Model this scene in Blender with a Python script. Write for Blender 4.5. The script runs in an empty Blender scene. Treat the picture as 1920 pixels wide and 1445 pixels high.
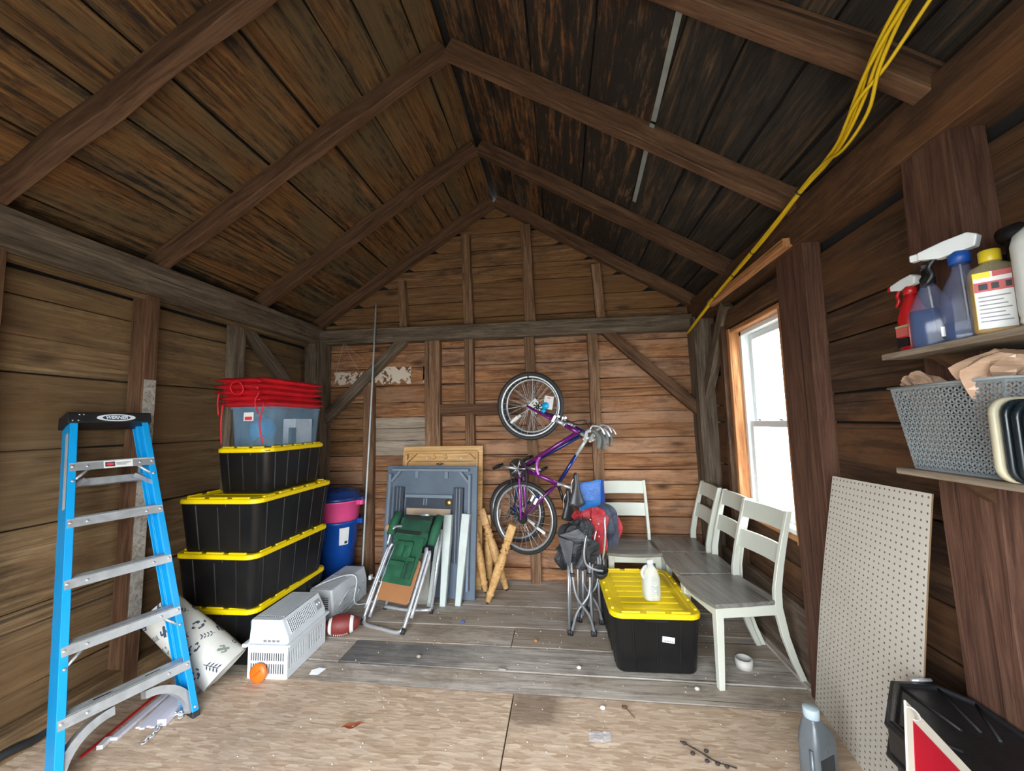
import bpy, bmesh, math, random
from mathutils import Vector, Matrix, noise as mnoise
SC = bpy.context.scene
COL = SC.collection
random.seed(7)
PI = math.pi

# ------------------------------------------------------------------ camera
F_PX, YAW, PITCH, ROLL, CAM_H = 730.0, 0.1268, 0.0946, -0.0214, 1.52
def setup_camera():
    cy, sy, cp, sp = math.cos(YAW), math.sin(YAW), math.cos(PITCH), math.sin(PITCH)
    f = Vector((-sy*cp, cy*cp, sp)); r0 = Vector((cy, sy, 0)); u0 = r0.cross(f)
    c, s = math.cos(ROLL), math.sin(ROLL)
    r = c*r0 + s*u0; u = -s*r0 + c*u0
    cd = bpy.data.cameras.new('camera'); cd.sensor_fit = 'HORIZONTAL'; cd.sensor_width = 36.0
    cd.lens = 36.0*F_PX/1920.0; cd.clip_start = 0.02; cd.clip_end = 200
    co = bpy.data.objects.new('camera', cd); COL.objects.link(co)
    m = Matrix((r, u, -f)).transposed().to_4x4(); m.translation = Vector((0, 0, CAM_H))
    co.matrix_world = m; SC.camera = co
setup_camera()

# ------------------------------------------------------------------ sky, portals, exposure
WORLD_STRENGTH = 1.0
w = bpy.data.worlds.new('overcast_sky'); SC.world = w; w.use_nodes = True
bg = w.node_tree.nodes['Background']; bg.inputs[0].default_value = (0.90, 0.95, 1.0, 1); bg.inputs[1].default_value = WORLD_STRENGTH
def portal(name, loc, rot, sx, sy):
    ld = bpy.data.lights.new(name, 'AREA'); ld.shape = 'RECTANGLE'; ld.size = sx; ld.size_y = sy
    ld.cycles.is_portal = True
    o = bpy.data.objects.new(name, ld); COL.objects.link(o); o.location = loc; o.rotation_euler = rot
portal('door_portal', (-0.55, -0.52, 1.0), (PI/2, 0, 0), 2.50, 2.30)
portal('window_portal', (1.58, 2.90, 1.51), (0, PI/2, 0), 1.45, 0.72)
SC.view_settings.view_transform = 'Standard'; SC.view_settings.look = 'None'
SC.view_settings.gamma = 1.0; SC.view_settings.use_curve_mapping = False
SC.view_settings.exposure = 4.0

# ------------------------------------------------------------------ mesh helpers
class MB:
    def __init__(s): s.v = []; s.f = []; s.m = []; s.s = []
    def add(s, vs, fs, mi=0, sm=False, M=None):
        o = len(s.v)
        for p in vs:
            p = Vector(p); s.v.append(M @ p if M is not None else p)
        for f in fs: s.f.append([i+o for i in f]); s.m.append(mi); s.s.append(sm)
        return s
    def box(s, x0, x1, y0, y1, z0, z1, mi=0, M=None):
        vs = [(x, y, z) for z in (z0, z1) for y in (y0, y1) for x in (x0, x1)]
        return s.add(vs, [(0,2,3,1),(4,5,7,6),(0,1,5,4),(2,6,7,3),(0,4,6,2),(1,3,7,5)], mi, False, M)
    def loft(s, rings, mi=0, sm=True, caps=True, closed=False, M=None):
        n = len(rings[0]); vs = [p for r in rings for p in r]; fs = []
        k = len(rings)
        for i in range(k if closed else k-1):
            a, b = i*n, ((i+1) % k)*n
            for j in range(n): fs.append((a+j, a+(j+1) % n, b+(j+1) % n, b+j))
        o = len(s.v); s.add(vs, fs, mi, sm, M)
        if caps and not closed:
            s.f.append([o+j for j in range(n)][::-1]); s.m.append(mi); s.s.append(False)
            s.f.append([o+(k-1)*n+j for j in range(n)]); s.m.append(mi); s.s.append(False)
        return s
    def tube(s, pts, r, n=8, mi=0, closed=False, caps=True, M=None):
        pts = [Vector(p) for p in pts]; k = len(pts)
        rr = r if isinstance(r, (list, tuple)) else [r]*k
        t0 = None; rings = []; u = None
        for i, p in enumerate(pts):
            a = pts[(i-1) % k] if (closed or i > 0) else p
            b = pts[(i+1) % k] if (closed or i < k-1) else p
            t = (b-a).normalized()
            if u is None:
                u = t.orthogonal().normalized()
            else:
                u = (u - t*u.dot(t))
                u = u.normalized() if u.length > 1e-6 else t.orthogonal().normalized()
            w_ = t.cross(u)
            rings.append([p + (u*math.cos(q) + w_*math.sin(q))*rr[i] for q in [2*PI*j/n for j in range(n)]])
        return s.loft(rings, mi, True, caps, closed, M)
    def lathe(s, prof, n=24, mi=0, M=None, caps=True, sm=True):
        rings = [[(r*math.cos(2*PI*j/n), r*math.sin(2*PI*j/n), z) for j in range(n)] for r, z in prof]
        return s.loft(rings, mi, sm, caps, False, M)
    def prism(s, poly, z0, z1, mi=0, M=None, sm=False):
        n = len(poly)
        vs = [(x, y, z0) for x, y in poly] + [(x, y, z1) for x, y in poly]
        fs = [(j, (j+1) % n, n+(j+1) % n, n+j) for j in range(n)]
        s.add(vs, fs, mi, sm, M); o = len(s.v)-2*n
        s.f.append([o+j for j in range(n)][::-1]); s.m.append(mi); s.s.append(False)
        s.f.append([o+n+j for j in range(n)]); s.m.append(mi); s.s.append(False)
        return s
    def grid(s, fn, nu, nv, mi=0, sm=True, M=None):
        vs = [fn(i/nu, j/nv) for j in range(nv+1) for i in range(nu+1)]
        fs = [(j*(nu+1)+i, j*(nu+1)+i+1, (j+1)*(nu+1)+i+1, (j+1)*(nu+1)+i) for j in range(nv) for i in range(nu)]
        return s.add(vs, fs, mi, sm, M)
    def ball(s, c, rx, ry, rz, n=16, k=10, mi=0, M=None):
        rings = []
        for i in range(k+1):
            a = -PI/2 + PI*i/k; q = max(math.cos(a), 1e-3)
            rings.append([(c[0]+rx*q*math.cos(2*PI*j/n), c[1]+ry*q*math.sin(2*PI*j/n), c[2]+rz*math.sin(a)) for j in range(n)])
        return s.loft(rings, mi, True, True, False, M)
    def mesh(s, name, mats, bevel=0.0, seg=1, angle=0.6, Minv=None):
        me = bpy.data.meshes.new(name)
        me.from_pydata([tuple((Minv @ p) if Minv is not None else p) for p in s.v], [], s.f)
        for i, p in enumerate(me.polygons): p.material_index = s.m[i]; p.use_smooth = s.s[i]
        for m in mats: me.materials.append(m)
        bm = bmesh.new(); bm.from_mesh(me)
        bmesh.ops.recalc_face_normals(bm, faces=bm.faces)
        if bevel > 0:
            es = [e for e in bm.edges if len(e.link_faces) == 2 and e.calc_face_angle(0) > angle]
            bmesh.ops.bevel(bm, geom=es, offset=bevel, segments=seg, affect='EDGES', profile=0.5, clamp_overlap=True)
        bm.to_mesh(me); bm.free(); me.update()
        return me
    def build(s, name, mats, parent=None, world=False, bevel=0.0, seg=1, angle=0.6):
        if not isinstance(mats, (list, tuple)): mats = [mats]
        mi = None
        if world and parent is not None: mi = WM[parent].inverted()
        me = s.mesh(name, mats, bevel, seg, angle, mi)
        o = bpy.data.objects.new(name, me); COL.objects.link(o)
        if parent is not None:
            o.parent = parent; WM[o] = WM[parent].copy()
        else: WM[o] = Matrix.Identity(4)
        return o
WM = {}                                  # world matrices, known without a depsgraph update
def tag(o, label=None, cat=None, group=None, kind=None):
    if label: o['label'] = label
    if cat: o['category'] = cat
    if group: o['group'] = group
    if kind: o['kind'] = kind
    return o
def thing(name, label, cat, loc=(0, 0, 0), rotz=0.0, group=None, M=None):
    o = bpy.data.objects.new(name, None); COL.objects.link(o); o.empty_display_size = 0.1
    m = M if M is not None else Matrix.Translation(Vector(loc)) @ Matrix.Rotation(rotz, 4, 'Z')
    o.matrix_world = m; WM[o] = m.copy()
    return tag(o, label, cat, group)
def single(mb, name, mats, label, cat, base, group=None, bevel=0.0, seg=1, angle=0.6):
    """a thing that is one mesh: world-space builder, origin moved to its base"""
    if not isinstance(mats, (list, tuple)): mats = [mats]
    m = Matrix.Translation(Vector(base))
    me = mb.mesh(name, mats, bevel, seg, angle, m.inverted())
    o = bpy.data.objects.new(name, me); COL.objects.link(o); o.matrix_world = m; WM[o] = m
    return tag(o, label, cat, group)
def copy_tree(root, M, label=None):
    r = root.copy(); COL.objects.link(r); r.matrix_world = M; WM[r] = M.copy()
    if label: r['label'] = label
    for ch in list(root.children):
        c = ch.copy(); COL.objects.link(c); c.parent = r; WM[c] = M.copy()
        for g in list(ch.children):
            d = g.copy(); COL.objects.link(d); d.parent = c; WM[d] = M.copy()
    return r
def frame(o, x, z_hint):
    """matrix with origin o, local X along x, local Z close to z_hint"""
    x = Vector(x).normalized(); z = Vector(z_hint); y = z.cross(x).normalized(); z = x.cross(y)
    m = Matrix((x, y, z)).transposed().to_4x4(); m.translation = Vector(o); return m
def TR(x, y, z, rz=0, rx=0, ry=0):
    return Matrix.Translation((x, y, z)) @ Matrix.Rotation(rz, 4, 'Z') @ Matrix.Rotation(ry, 4, 'Y') @ Matrix.Rotation(rx, 4, 'X')
def rrect(hx, hy, r, n=4, z=0.0, cx=0.0, cy=0.0):
    out = []
    for sx, sy, a0 in ((1, 1, 0), (-1, 1, PI/2), (-1, -1, PI), (1, -1, 1.5*PI)):
        for i in range(n+1):
            a = a0 + PI/2*i/n
            out.append((cx+sx*(hx-r)+r*math.cos(a), cy+sy*(hy-r)+r*math.sin(a), z))
    return out
def bez(p0, p1, p2, n=8):
    p0, p1, p2 = Vector(p0), Vector(p1), Vector(p2)
    return [p0*(1-t)**2 + p1*2*t*(1-t) + p2*t*t for t in [i/n for i in range(n+1)]]
def spline(pts, n=6):
    """Catmull-Rom through the points"""
    P = [Vector(p) for p in pts]; P = [2*P[0]-P[1]] + P + [2*P[-1]-P[-2]]; out = []
    for i in range(1, len(P)-2):
        for k in range(n):
            t = k/n; a, b, c, d = P[i-1:i+3]
            out.append(0.5*((2*b)+(c-a)*t+(2*a-5*b+4*c-d)*t*t+(3*b-a-3*c+d)*t**3))
    out.append(P[-2]); return out

# ------------------------------------------------------------------ materials
def newmat(name):
    m = bpy.data.materials.new(name); m.use_nodes = True
    nt = m.node_tree; nt.nodes.clear()
    out = nt.nodes.new('ShaderNodeOutputMaterial'); b = nt.nodes.new('ShaderNodeBsdfPrincipled')
    nt.links.new(b.outputs[0], out.inputs[0]); return m, nt, b, out
def N(nt, t, **kw):
    n = nt.nodes.new(t)
    for k, v in kw.items():
        if hasattr(n, k) and not k.startswith('i_'): setattr(n, k, v)
        else:
            key = k[2:] if k.startswith('i_') else k
            n.inputs[int(key) if key.isdigit() else key].default_value = v
    return n
def ramp(nt, fac, stops, interp='LINEAR'):
    r = nt.nodes.new('ShaderNodeValToRGB'); r.color_ramp.interpolation = interp
    e = r.color_ramp.elements
    while len(e) < len(stops): e.new(0.5)
    for i, (p, c) in enumerate(stops):
        e[i].position = p; e[i].color = (c, c, c, 1) if isinstance(c, (int, float)) else (*c, 1)
    nt.links.new(fac, r.inputs[0]); return r.outputs[0]
def mixc(nt, fac, a, b, mode='MIX'):
    m = nt.nodes.new('ShaderNodeMix'); m.data_type = 'RGBA'; m.blend_type = mode
    for sock, v in ((m.inputs[0], fac), (m.inputs[6], a), (m.inputs[7], b)):
        if hasattr(v, 'is_linked') or hasattr(v, 'node'): nt.links.new(v, sock)
        else: sock.default_value = v if not isinstance(v, tuple) or len(v) == 4 else (*v, 1)
    return m.outputs[2]
def mth(nt, op, a, b=None, c=None, clamp=False):
    m = nt.nodes.new('ShaderNodeMath'); m.operation = op; m.use_clamp = clamp
    for i, v in enumerate((a, b, c)):
        if v is None: continue
        if hasattr(v, 'node'): nt.links.new(v, m.inputs[i])
        else: m.inputs[i].default_value = v
    return m.outputs[0]
def mapping(nt, vec, scale, rot=(0, 0, 0), loc=(0, 0, 0)):
    m = nt.nodes.new('ShaderNodeMapping'); nt.links.new(vec, m.inputs[0])
    m.inputs['Scale'].default_value = scale; m.inputs['Rotation'].default_value = rot; m.inputs['Location'].default_value = loc
    return m.outputs[0]
def noise(nt, vec, scale, detail=5, rough=0.6, dist=0.0):
    n = nt.nodes.new('ShaderNodeTexNoise'); n.inputs['Scale'].default_value = scale; n.inputs['Detail'].default_value = detail
    n.inputs['Roughness'].default_value = rough; n.inputs['Distortion'].default_value = dist
    nt.links.new(vec, n.inputs['Vector']); return n.outputs['Fac']
def bump(nt, b, h, strength=0.3, dist=0.01):
    n = nt.nodes.new('ShaderNodeBump'); n.inputs['Strength'].default_value = strength; n.inputs['Distance'].default_value = dist
    nt.links.new(h, n.inputs['Height']); nt.links.new(n.outputs[0], b.inputs['Normal'])
def randvec(nt):
    tc = nt.nodes.new('ShaderNodeTexCoord'); oi = nt.nodes.new('ShaderNodeObjectInfo')
    cx = nt.nodes.new('ShaderNodeCombineXYZ'); rnd = oi.outputs['Random']
    for i, k in enumerate((37.0, 91.0, 53.0)): nt.links.new(mth(nt, 'MULTIPLY', rnd, k), cx.inputs[i])
    va = nt.nodes.new('ShaderNodeVectorMath'); va.operation = 'ADD'
    nt.links.new(tc.outputs['Object'], va.inputs[0]); nt.links.new(cx.outputs[0], va.inputs[1])
    return va.outputs[0], rnd
def wood(name, dark, mid, light, stain=(0.01, 0.01, 0.01), amt=0.4, lo=0.5, hi=0.65, rough=0.8, vary=0.5, blotch=(0.7, 5.0), knots=0.5, bstr=0.35, alt=None):
    """old sawn board: grain along local X, per-board tone from the object's random number"""
    m, nt, b, out = newmat(name)
    v, rnd = randvec(nt)
    g = noise(nt, mapping(nt, v, (0.9, 14, 14)), 2.2, 8, 0.68, 0.9)
    fine = noise(nt, mapping(nt, v, (1.6, 70, 70)), 2.4, 4, 0.7, 0.2)
    gg = mth(nt, 'ADD', mth(nt, 'MULTIPLY', g, 0.72), mth(nt, 'MULTIPLY', fine, 0.28))
    col = ramp(nt, gg, [(0.36, dark), (0.50, mid), (0.64, light)])
    if alt:
        a = noise(nt, mapping(nt, v, (0.55, 2.0, 2.0)), 2.0, 3, 0.5)
        col = mixc(nt, ramp(nt, a, [(0.42, 0.0), (0.62, 1.0)]), col, mixc(nt, 0.75, col, alt))
    # weather stains drawn out along the grain
    sfac = noise(nt, mapping(nt, v, (blotch[0], blotch[1], blotch[1])), 1.7, 7, 0.7, 1.2)
    ragged = noise(nt, mapping(nt, v, (3.0, 9.0, 9.0)), 3.2, 6, 0.72, 0.4)
    sfac = mth(nt, 'ADD', mth(nt, 'MULTIPLY', sfac, 0.66), mth(nt, 'MULTIPLY', ragged, 0.34))
    sfac = mth(nt, 'ADD', sfac, mth(nt, 'MULTIPLY', mth(nt, 'SUBTRACT', rnd, 0.5), 0.12))
    col = mixc(nt, mth(nt, 'MULTIPLY', ramp(nt, sfac, [(lo, 0.0), (hi, 1.0)]), amt), col, (*stain, 1))
    # checks: thin dark splits
    ck = noise(nt, mapping(nt, v, (0.5, 40, 40)), 1.1, 3, 0.5, 0.6)
    col = mixc(nt, mth(nt, 'MULTIPLY', ramp(nt, ck, [(0.66, 0.0), (0.70, 1.0)]), 0.7), col, (0.012, 0.009, 0.007, 1))
    if knots:
        vo = nt.nodes.new('ShaderNodeTexVoronoi'); vo.inputs['Scale'].default_value = 1.0
        nt.links.new(mapping(nt, v, (1.7, 4.2, 4.2)), vo.inputs['Vector'])
        k = ramp(nt, vo.outputs['Distance'], [(0.05, 1.0), (0.12, 0.45), (0.17, 0.0)])
        col = mixc(nt, mth(nt, 'MULTIPLY', k, knots), col, (0.03, 0.016, 0.008, 1))
    br = mth(nt, 'MULTIPLY_ADD', rnd, vary, 1.0-vary/2)
    hv = nt.nodes.new('ShaderNodeHueSaturation'); nt.links.new(col, hv.inputs['Color']); nt.links.new(br, hv.inputs['Value'])
    nt.links.new(hv.outputs[0], b.inputs['Base Color'])
    b.inputs['Roughness'].default_value = rough; b.inputs['Specular IOR Level'].default_value = 0.25
    bump(nt, b, mth(nt, 'ADD', gg, mth(nt, 'MULTIPLY', ck, -0.6)), bstr, 0.012)
    return m
def plain(name, col, rough=0.5, metal=0.0, var=0.12, scale=6.0, bstr=0.0, bscale=120.0, spec=0.5, trans=0.0, coat=0.0, dirt=None, dirt_amt=0.3):
    """moulded / painted / woven surface: procedural tone noise, roughness breakup and optional fine relief"""
    m, nt, b, out = newmat(name)
    tc = nt.nodes.new('ShaderNodeTexCoord'); v = tc.outputs['Object']
    n = noise(nt, v, scale, 6, 0.6, 0.3)
    c = Vector(col)
    cc = ramp(nt, n, [(0.3, tuple(c*(1-var))), (0.7, tuple(Vector([min(1, x*(1+var)) for x in c])))])
    if dirt:
        d = noise(nt, v, scale*1.7, 8, 0.75, 0.8)
        cc = mixc(nt, mth(nt, 'MULTIPLY', ramp(nt, d, [(0.5, 0.0), (0.72, 1.0)]), dirt_amt), cc, (*dirt, 1))
    nt.links.new(cc, b.inputs['Base Color'])
    r = noise(nt, v, scale*2.3, 4)
    nt.links.new(ramp(nt, r, [(0.3, max(0.03, rough-0.08)), (0.7, min(1, rough+0.08))]), b.inputs['Roughness'])
    b.inputs['Metallic'].default_value = metal; b.inputs['Specular IOR Level'].default_value = spec
    b.inputs['Coat Weight'].default_value = coat
    if trans: b.inputs['Transmission Weight'].default_value = trans
    if bstr: bump(nt, b, noise(nt, v, bscale, 3), bstr, 0.003)
    return m
def clearmat(name, col, alpha, rough=0.1):
    m, nt, b, out = newmat(name)
    b.inputs['Base Color'].default_value = (*col, 1); b.inputs['Roughness'].default_value = rough
    tc = nt.nodes.new('ShaderNodeTexCoord'); n = noise(nt, tc.outputs['Object'], 9.0, 4)
    nt.links.new(ramp(nt, n, [(0.3, max(0, alpha-0.08)), (0.7, min(1, alpha+0.08))]), b.inputs['Alpha'])
    return m
W_LEFT = wood('left_board_wood', (0.075, 0.043, 0.018), (0.16, 0.098, 0.046), (0.25, 0.165, 0.085), stain=(0.025, 0.017, 0.011), amt=0.65, lo=0.48, hi=0.68, vary=0.4, knots=0.7, alt=(0.15, 0.085, 0.036))
W_BACK = wood('back_board_wood', (0.13, 0.048, 0.018), (0.31, 0.138, 0.058), (0.48, 0.262, 0.13), stain=(0.05, 0.022, 0.012), amt=0.75, lo=0.47, hi=0.66, vary=0.5, knots=0.8, alt=(0.36, 0.21, 0.13))
W_PALEB = wood('greyed_patch_wood', (0.2, 0.15, 0.105), (0.33, 0.265, 0.2), (0.44, 0.37, 0.29), stain=(0.12, 0.085, 0.06), amt=0.5, lo=0.5, hi=0.68, vary=0.3, knots=0.5)
W_GABLE = wood('gable_board_wood', (0.08, 0.034, 0.013), (0.18, 0.09, 0.038), (0.29, 0.165, 0.08), stain=(0.02, 0.01, 0.007), amt=0.7, lo=0.5, hi=0.68, vary=0.4, knots=0.7, alt=(0.2, 0.095, 0.032))
W_ROOFL = wood('roof_board_left_wood', (0.030, 0.012, 0.004), (0.15, 0.066, 0.019), (0.27, 0.14, 0.05), stain=(0.012, 0.010, 0.009), amt=0.94, lo=0.46, hi=0.58, vary=0.35, blotch=(0.75, 11.0), knots=0.4, bstr=0.6, alt=(0.11, 0.078, 0.038))
W_ROOFR = wood('roof_board_right_wood', (0.03, 0.012, 0.005), (0.15, 0.06, 0.018), (0.26, 0.125, 0.042), stain=(0.012, 0.010, 0.009), amt=0.95, lo=0.42, hi=0.55, vary=0.5, blotch=(1.0, 8.0), knots=0.4, bstr=0.6, alt=(0.11, 0.075, 0.045))
W_ROOFD = wood('roof_board_tarred_wood', (0.012, 0.011, 0.010), (0.036, 0.028, 0.022), (0.12, 0.066, 0.03), stain=(0.008, 0.008, 0.008), amt=0.7, lo=0.45, hi=0.6, vary=0.4, blotch=(1.0, 4.0), knots=0.2, bstr=0.6)
W_FRAME = wood('rafter_wood', (0.048, 0.021, 0.011), (0.105, 0.051, 0.026), (0.17, 0.093, 0.049), stain=(0.03, 0.018, 0.012), amt=0.4, vary=0.3, knots=0.5)
W_GREY = wood('weathered_beam_wood', (0.055, 0.038, 0.026), (0.125, 0.09, 0.062), (0.21, 0.162, 0.118), stain=(0.03, 0.022, 0.016), amt=0.6, lo=0.5, hi=0.66, vary=0.3)
W_STUD = wood('stud_wood', (0.085, 0.04, 0.02), (0.19, 0.1, 0.052), (0.3, 0.185, 0.11), stain=(0.03, 0.016, 0.01), amt=0.5, vary=0.4)
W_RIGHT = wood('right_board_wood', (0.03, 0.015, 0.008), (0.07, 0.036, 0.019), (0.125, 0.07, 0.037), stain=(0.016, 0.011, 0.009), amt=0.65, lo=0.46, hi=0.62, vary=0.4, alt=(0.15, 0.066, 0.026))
W_POST = wood('right_post_wood', (0.042, 0.018, 0.012), (0.10, 0.046, 0.029), (0.16, 0.08, 0.05), stain=(0.03, 0.018, 0.013), amt=0.4, vary=0.25)
W_NEW = wood('new_lumber_wood', (0.26, 0.1, 0.035), (0.42, 0.18, 0.07), (0.55, 0.29, 0.13), stain=(0.12, 0.05, 0.02), amt=0.4, vary=0.2, knots=0.6, bstr=0.15)
W_FLOOR = wood('floor_plank_wood', (0.24, 0.205, 0.17), (0.46, 0.41, 0.355), (0.62, 0.57, 0.51), stain=(0.07, 0.052, 0.04), amt=0.6, lo=0.5, hi=0.68, vary=0.35, blotch=(1.2, 3.0), knots=0.3, rough=0.75, bstr=0.25, alt=(0.36, 0.28, 0.20))
W_FLOORD = wood('floor_plank_stained_wood', (0.24, 0.205, 0.17), (0.44, 0.40, 0.35), (0.60, 0.56, 0.50), stain=(0.07, 0.052, 0.04), amt=0.5, lo=0.5, hi=0.68, vary=0.1, blotch=(1.2, 3.0), knots=0.2, rough=0.7, bstr=0.25)
def oil_stain(m):
    """dark spill soaked into the left part of this one board"""
    nt = m.node_tree; b = [n for n in nt.nodes if n.type == 'BSDF_PRINCIPLED'][0]
    src = b.inputs['Base Color'].links[0].from_socket
    tc = nt.nodes.new('ShaderNodeTexCoord'); sx = nt.nodes.new('ShaderNodeSeparateXYZ'); nt.links.new(tc.outputs['Object'], sx.inputs[0])
    n = noise(nt, mapping(nt, tc.outputs['Object'], (1.0, 2.2, 2.2)), 2.6, 6, 0.65, 0.4)
    edge = mth(nt, 'ADD', mth(nt, 'MULTIPLY', sx.outputs[0], -0.75), mth(nt, 'MULTIPLY', mth(nt, 'SUBTRACT', n, 0.5), 1.6))
    f = ramp(nt, edge, [(0.15, 0.0), (1.0, 0.78)])
    nt.links.new(mixc(nt, f, src, (0.085, 0.088, 0.095, 1)), b.inputs['Base Color'])
oil_stain(W_FLOORD)
def osb_mat():
    m, nt, b, out = newmat('oriented_strand_board')
    v, rnd = randvec(nt)
    dist = nt.nodes.new('ShaderNodeTexNoise'); dist.inputs['Scale'].default_value = 9; dist.inputs['Detail'].default_value = 3
    nt.links.new(v, dist.inputs['Vector'])
    va = nt.nodes.new('ShaderNodeVectorMath'); va.operation = 'MULTIPLY_ADD'; va.inputs[1].default_value = (0.022, 0.022, 0.0)
    nt.links.new(dist.outputs['Color'], va.inputs[0]); nt.links.new(v, va.inputs[2]); vv = va.outputs[0]
    lay = []
    for sc, rz, scale in (((13, 58, 1), 0.55, 1.0), ((13, 50, 1), -0.75, 1.1), ((12, 50, 1), 1.3, 1.0)):
        vo = nt.nodes.new('ShaderNodeTexVoronoi'); vo.inputs['Scale'].default_value = scale
        nt.links.new(mapping(nt, vv, sc, (0, 0, rz)), vo.inputs['Vector'])
        se = nt.nodes.new('ShaderNodeSeparateColor'); nt.links.new(vo.outputs['Color'], se.inputs[0])
        lay.append((se.outputs[0], se.outputs[1], vo.outputs['Distance']))
    c0 = ramp(nt, lay[0][0], [(0.0, (0.44, 0.31, 0.21)), (0.5, (0.54, 0.40, 0.285)), (1.0, (0.66, 0.52, 0.39))])
    c1 = ramp(nt, lay[1][0], [(0.0, (0.43, 0.30, 0.20)), (0.6, (0.56, 0.42, 0.30)), (1.0, (0.70, 0.56, 0.42))])
    c2 = ramp(nt, lay[2][0], [(0.0, (0.47, 0.34, 0.235)), (1.0, (0.62, 0.48, 0.355))])
    col = mixc(nt, ramp(nt, lay[1][1], [(0.5, 0.0), (0.56, 1.0)]), c0, c1)
    col = mixc(nt, ramp(nt, lay[2][1], [(0.74, 0.0), (0.77, 1.0)]), col, c2)
    fine = noise(nt, mapping(nt, v, (14, 90, 1), (0, 0, 0.2)), 1.5, 4, 0.7)
    col = mixc(nt, ramp(nt, fine, [(0.33, 0.3), (0.44, 0.0)]), col, (0.26, 0.17, 0.11, 1))
    d = noise(nt, v, 1.6, 7, 0.7, 0.5)
    col = mixc(nt, mth(nt, 'MULTIPLY', ramp(nt, d, [(0.48, 0.0), (0.75, 1.0)]), 0.5), col, (0.30, 0.25, 0.21, 1))
    nt.links.new(col, b.inputs['Base Color']); b.inputs['Roughness'].default_value = 0.72
    b.inputs['Specular IOR Level'].default_value = 0.3
    bump(nt, b, mth(nt, 'ADD', lay[0][2], fine), 0.2, 0.006); return m
M_OSB = osb_mat()
M_OSB2 = M_OSB.copy(); M_OSB2.name = 'oriented_strand_board_stained'
def damp_patch(m):
    """old brown spill soaked into the corner of the right-hand sheet"""
    nt = m.node_tree; b = [n for n in nt.nodes if n.type == 'BSDF_PRINCIPLED'][0]; src = b.inputs['Base Color'].links[0].from_socket
    tc = nt.nodes.new('ShaderNodeTexCoord'); sx = nt.nodes.new('ShaderNodeSeparateXYZ'); nt.links.new(tc.outputs['Object'], sx.inputs[0])
    n = mth(nt, 'MULTIPLY', mth(nt, 'SUBTRACT', noise(nt, tc.outputs['Object'], 7.0, 5, 0.6), 0.5), 0.16)
    dx = mth(nt, 'ABSOLUTE', mth(nt, 'ADD', sx.outputs[0], 0.73)); dy = mth(nt, 'ABSOLUTE', mth(nt, 'SUBTRACT', sx.outputs[1], 1.29))
    d = mth(nt, 'ADD', mth(nt, 'MAXIMUM', mth(nt, 'MULTIPLY', dx, 1.0), mth(nt, 'MULTIPLY', dy, 1.25)), n)
    nt.links.new(mixc(nt, ramp(nt, d, [(0.10, 0.62), (0.17, 0.0)]), src, (0.13, 0.085, 0.055, 1)), b.inputs['Base Color'])
damp_patch(M_OSB2)
M_DARK = plain('dark_backing', (0.012, 0.010, 0.009), 0.9)
M_SIDING = plain('outside_siding', (0.45, 0.44, 0.42), 0.8)

def slab(L, Wd, T, seg=5, jit=0.004, taper=None, seedv=0):
    """board, local X = length, Y = width, Z = thickness; edges a little wavy; taper=(x0a,x1a,x0b,x1b) gives slanted ends"""
    rnd = random.Random(seedv); mb = MB(); rings = []
    e = min(0.004, T*0.25)
    for i in range(seg+1):
        t = i/seg
        j0, j1 = (rnd.uniform(-jit, jit) for _ in range(2)); jz = rnd.uniform(-jit, jit)*0.6
        y0, y1 = -Wd/2+j0, Wd/2+j1; z0, z1 = -T/2+jz, T/2+jz
        def X(y):
            if taper is None: return -L/2+L*t
            q = (y+Wd/2)/Wd; a = taper[0]*(1-q)+taper[2]*q; b = taper[1]*(1-q)+taper[3]*q
            return a+(b-a)*t
        rings.append([(X(y), y, z) for y, z in ((y0+e, z0), (y1-e, z0), (y1, z0+e), (y1, z1-e), (y1-e, z1), (y0+e, z1), (y0, z1-e), (y0, z0+e))])
    mb.loft(rings, 0, False); return mb
SEED = [0]
def board(name, parent, o, xdir, zdir, L, Wd, T, mat, seg=5, jit=0.004, taper=None):
    """place a slab: o = centre, xdir = grain, zdir = outward face"""
    SEED[0] += 1
    me = slab(L, Wd, T, seg, jit, taper, SEED[0]).mesh(name, [mat])
    ob = bpy.data.objects.new(name, me); COL.objects.link(ob)
    m = frame(o, xdir, zdir); ob.parent = parent; ob.matrix_local = WM[parent].inverted() @ m; WM[ob] = m
    return ob
def beam(name, parent, p0, p1, wd, th, mat, zdir=(0, 0, 1), seg=5, jit=0.004):
    p0, p1 = Vector(p0), Vector(p1)
    return board(name, parent, (p0+p1)/2, p1-p0, zdir, (p1-p0).length, wd, th, mat, seg, jit)
def struct(mb, name, mats, **k):
    return tag(mb.build(name, mats, **k), kind='structure')

XL, XR, YB, YF = -2.72, 1.38, 3.92, -0.45
RX, RZ, SL = -0.64, 3.79, 0.63                 # ridge x, underside of rafters at the ridge, slope
ANG = math.atan(SL)
def zlow(x): return RZ - SL*abs(x-RX)          # rafter underside
OFF = 0.11/math.cos(ANG)                       # sheathing underside above it

# ---- ground outside
g = MB().box(-30, 30, -30, 30, -0.25, -0.13); struct(g, 'ground', plain('pale_gravel', (0.33, 0.34, 0.31), 0.9, var=0.3, scale=3, bstr=0.5, bscale=40))
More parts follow.
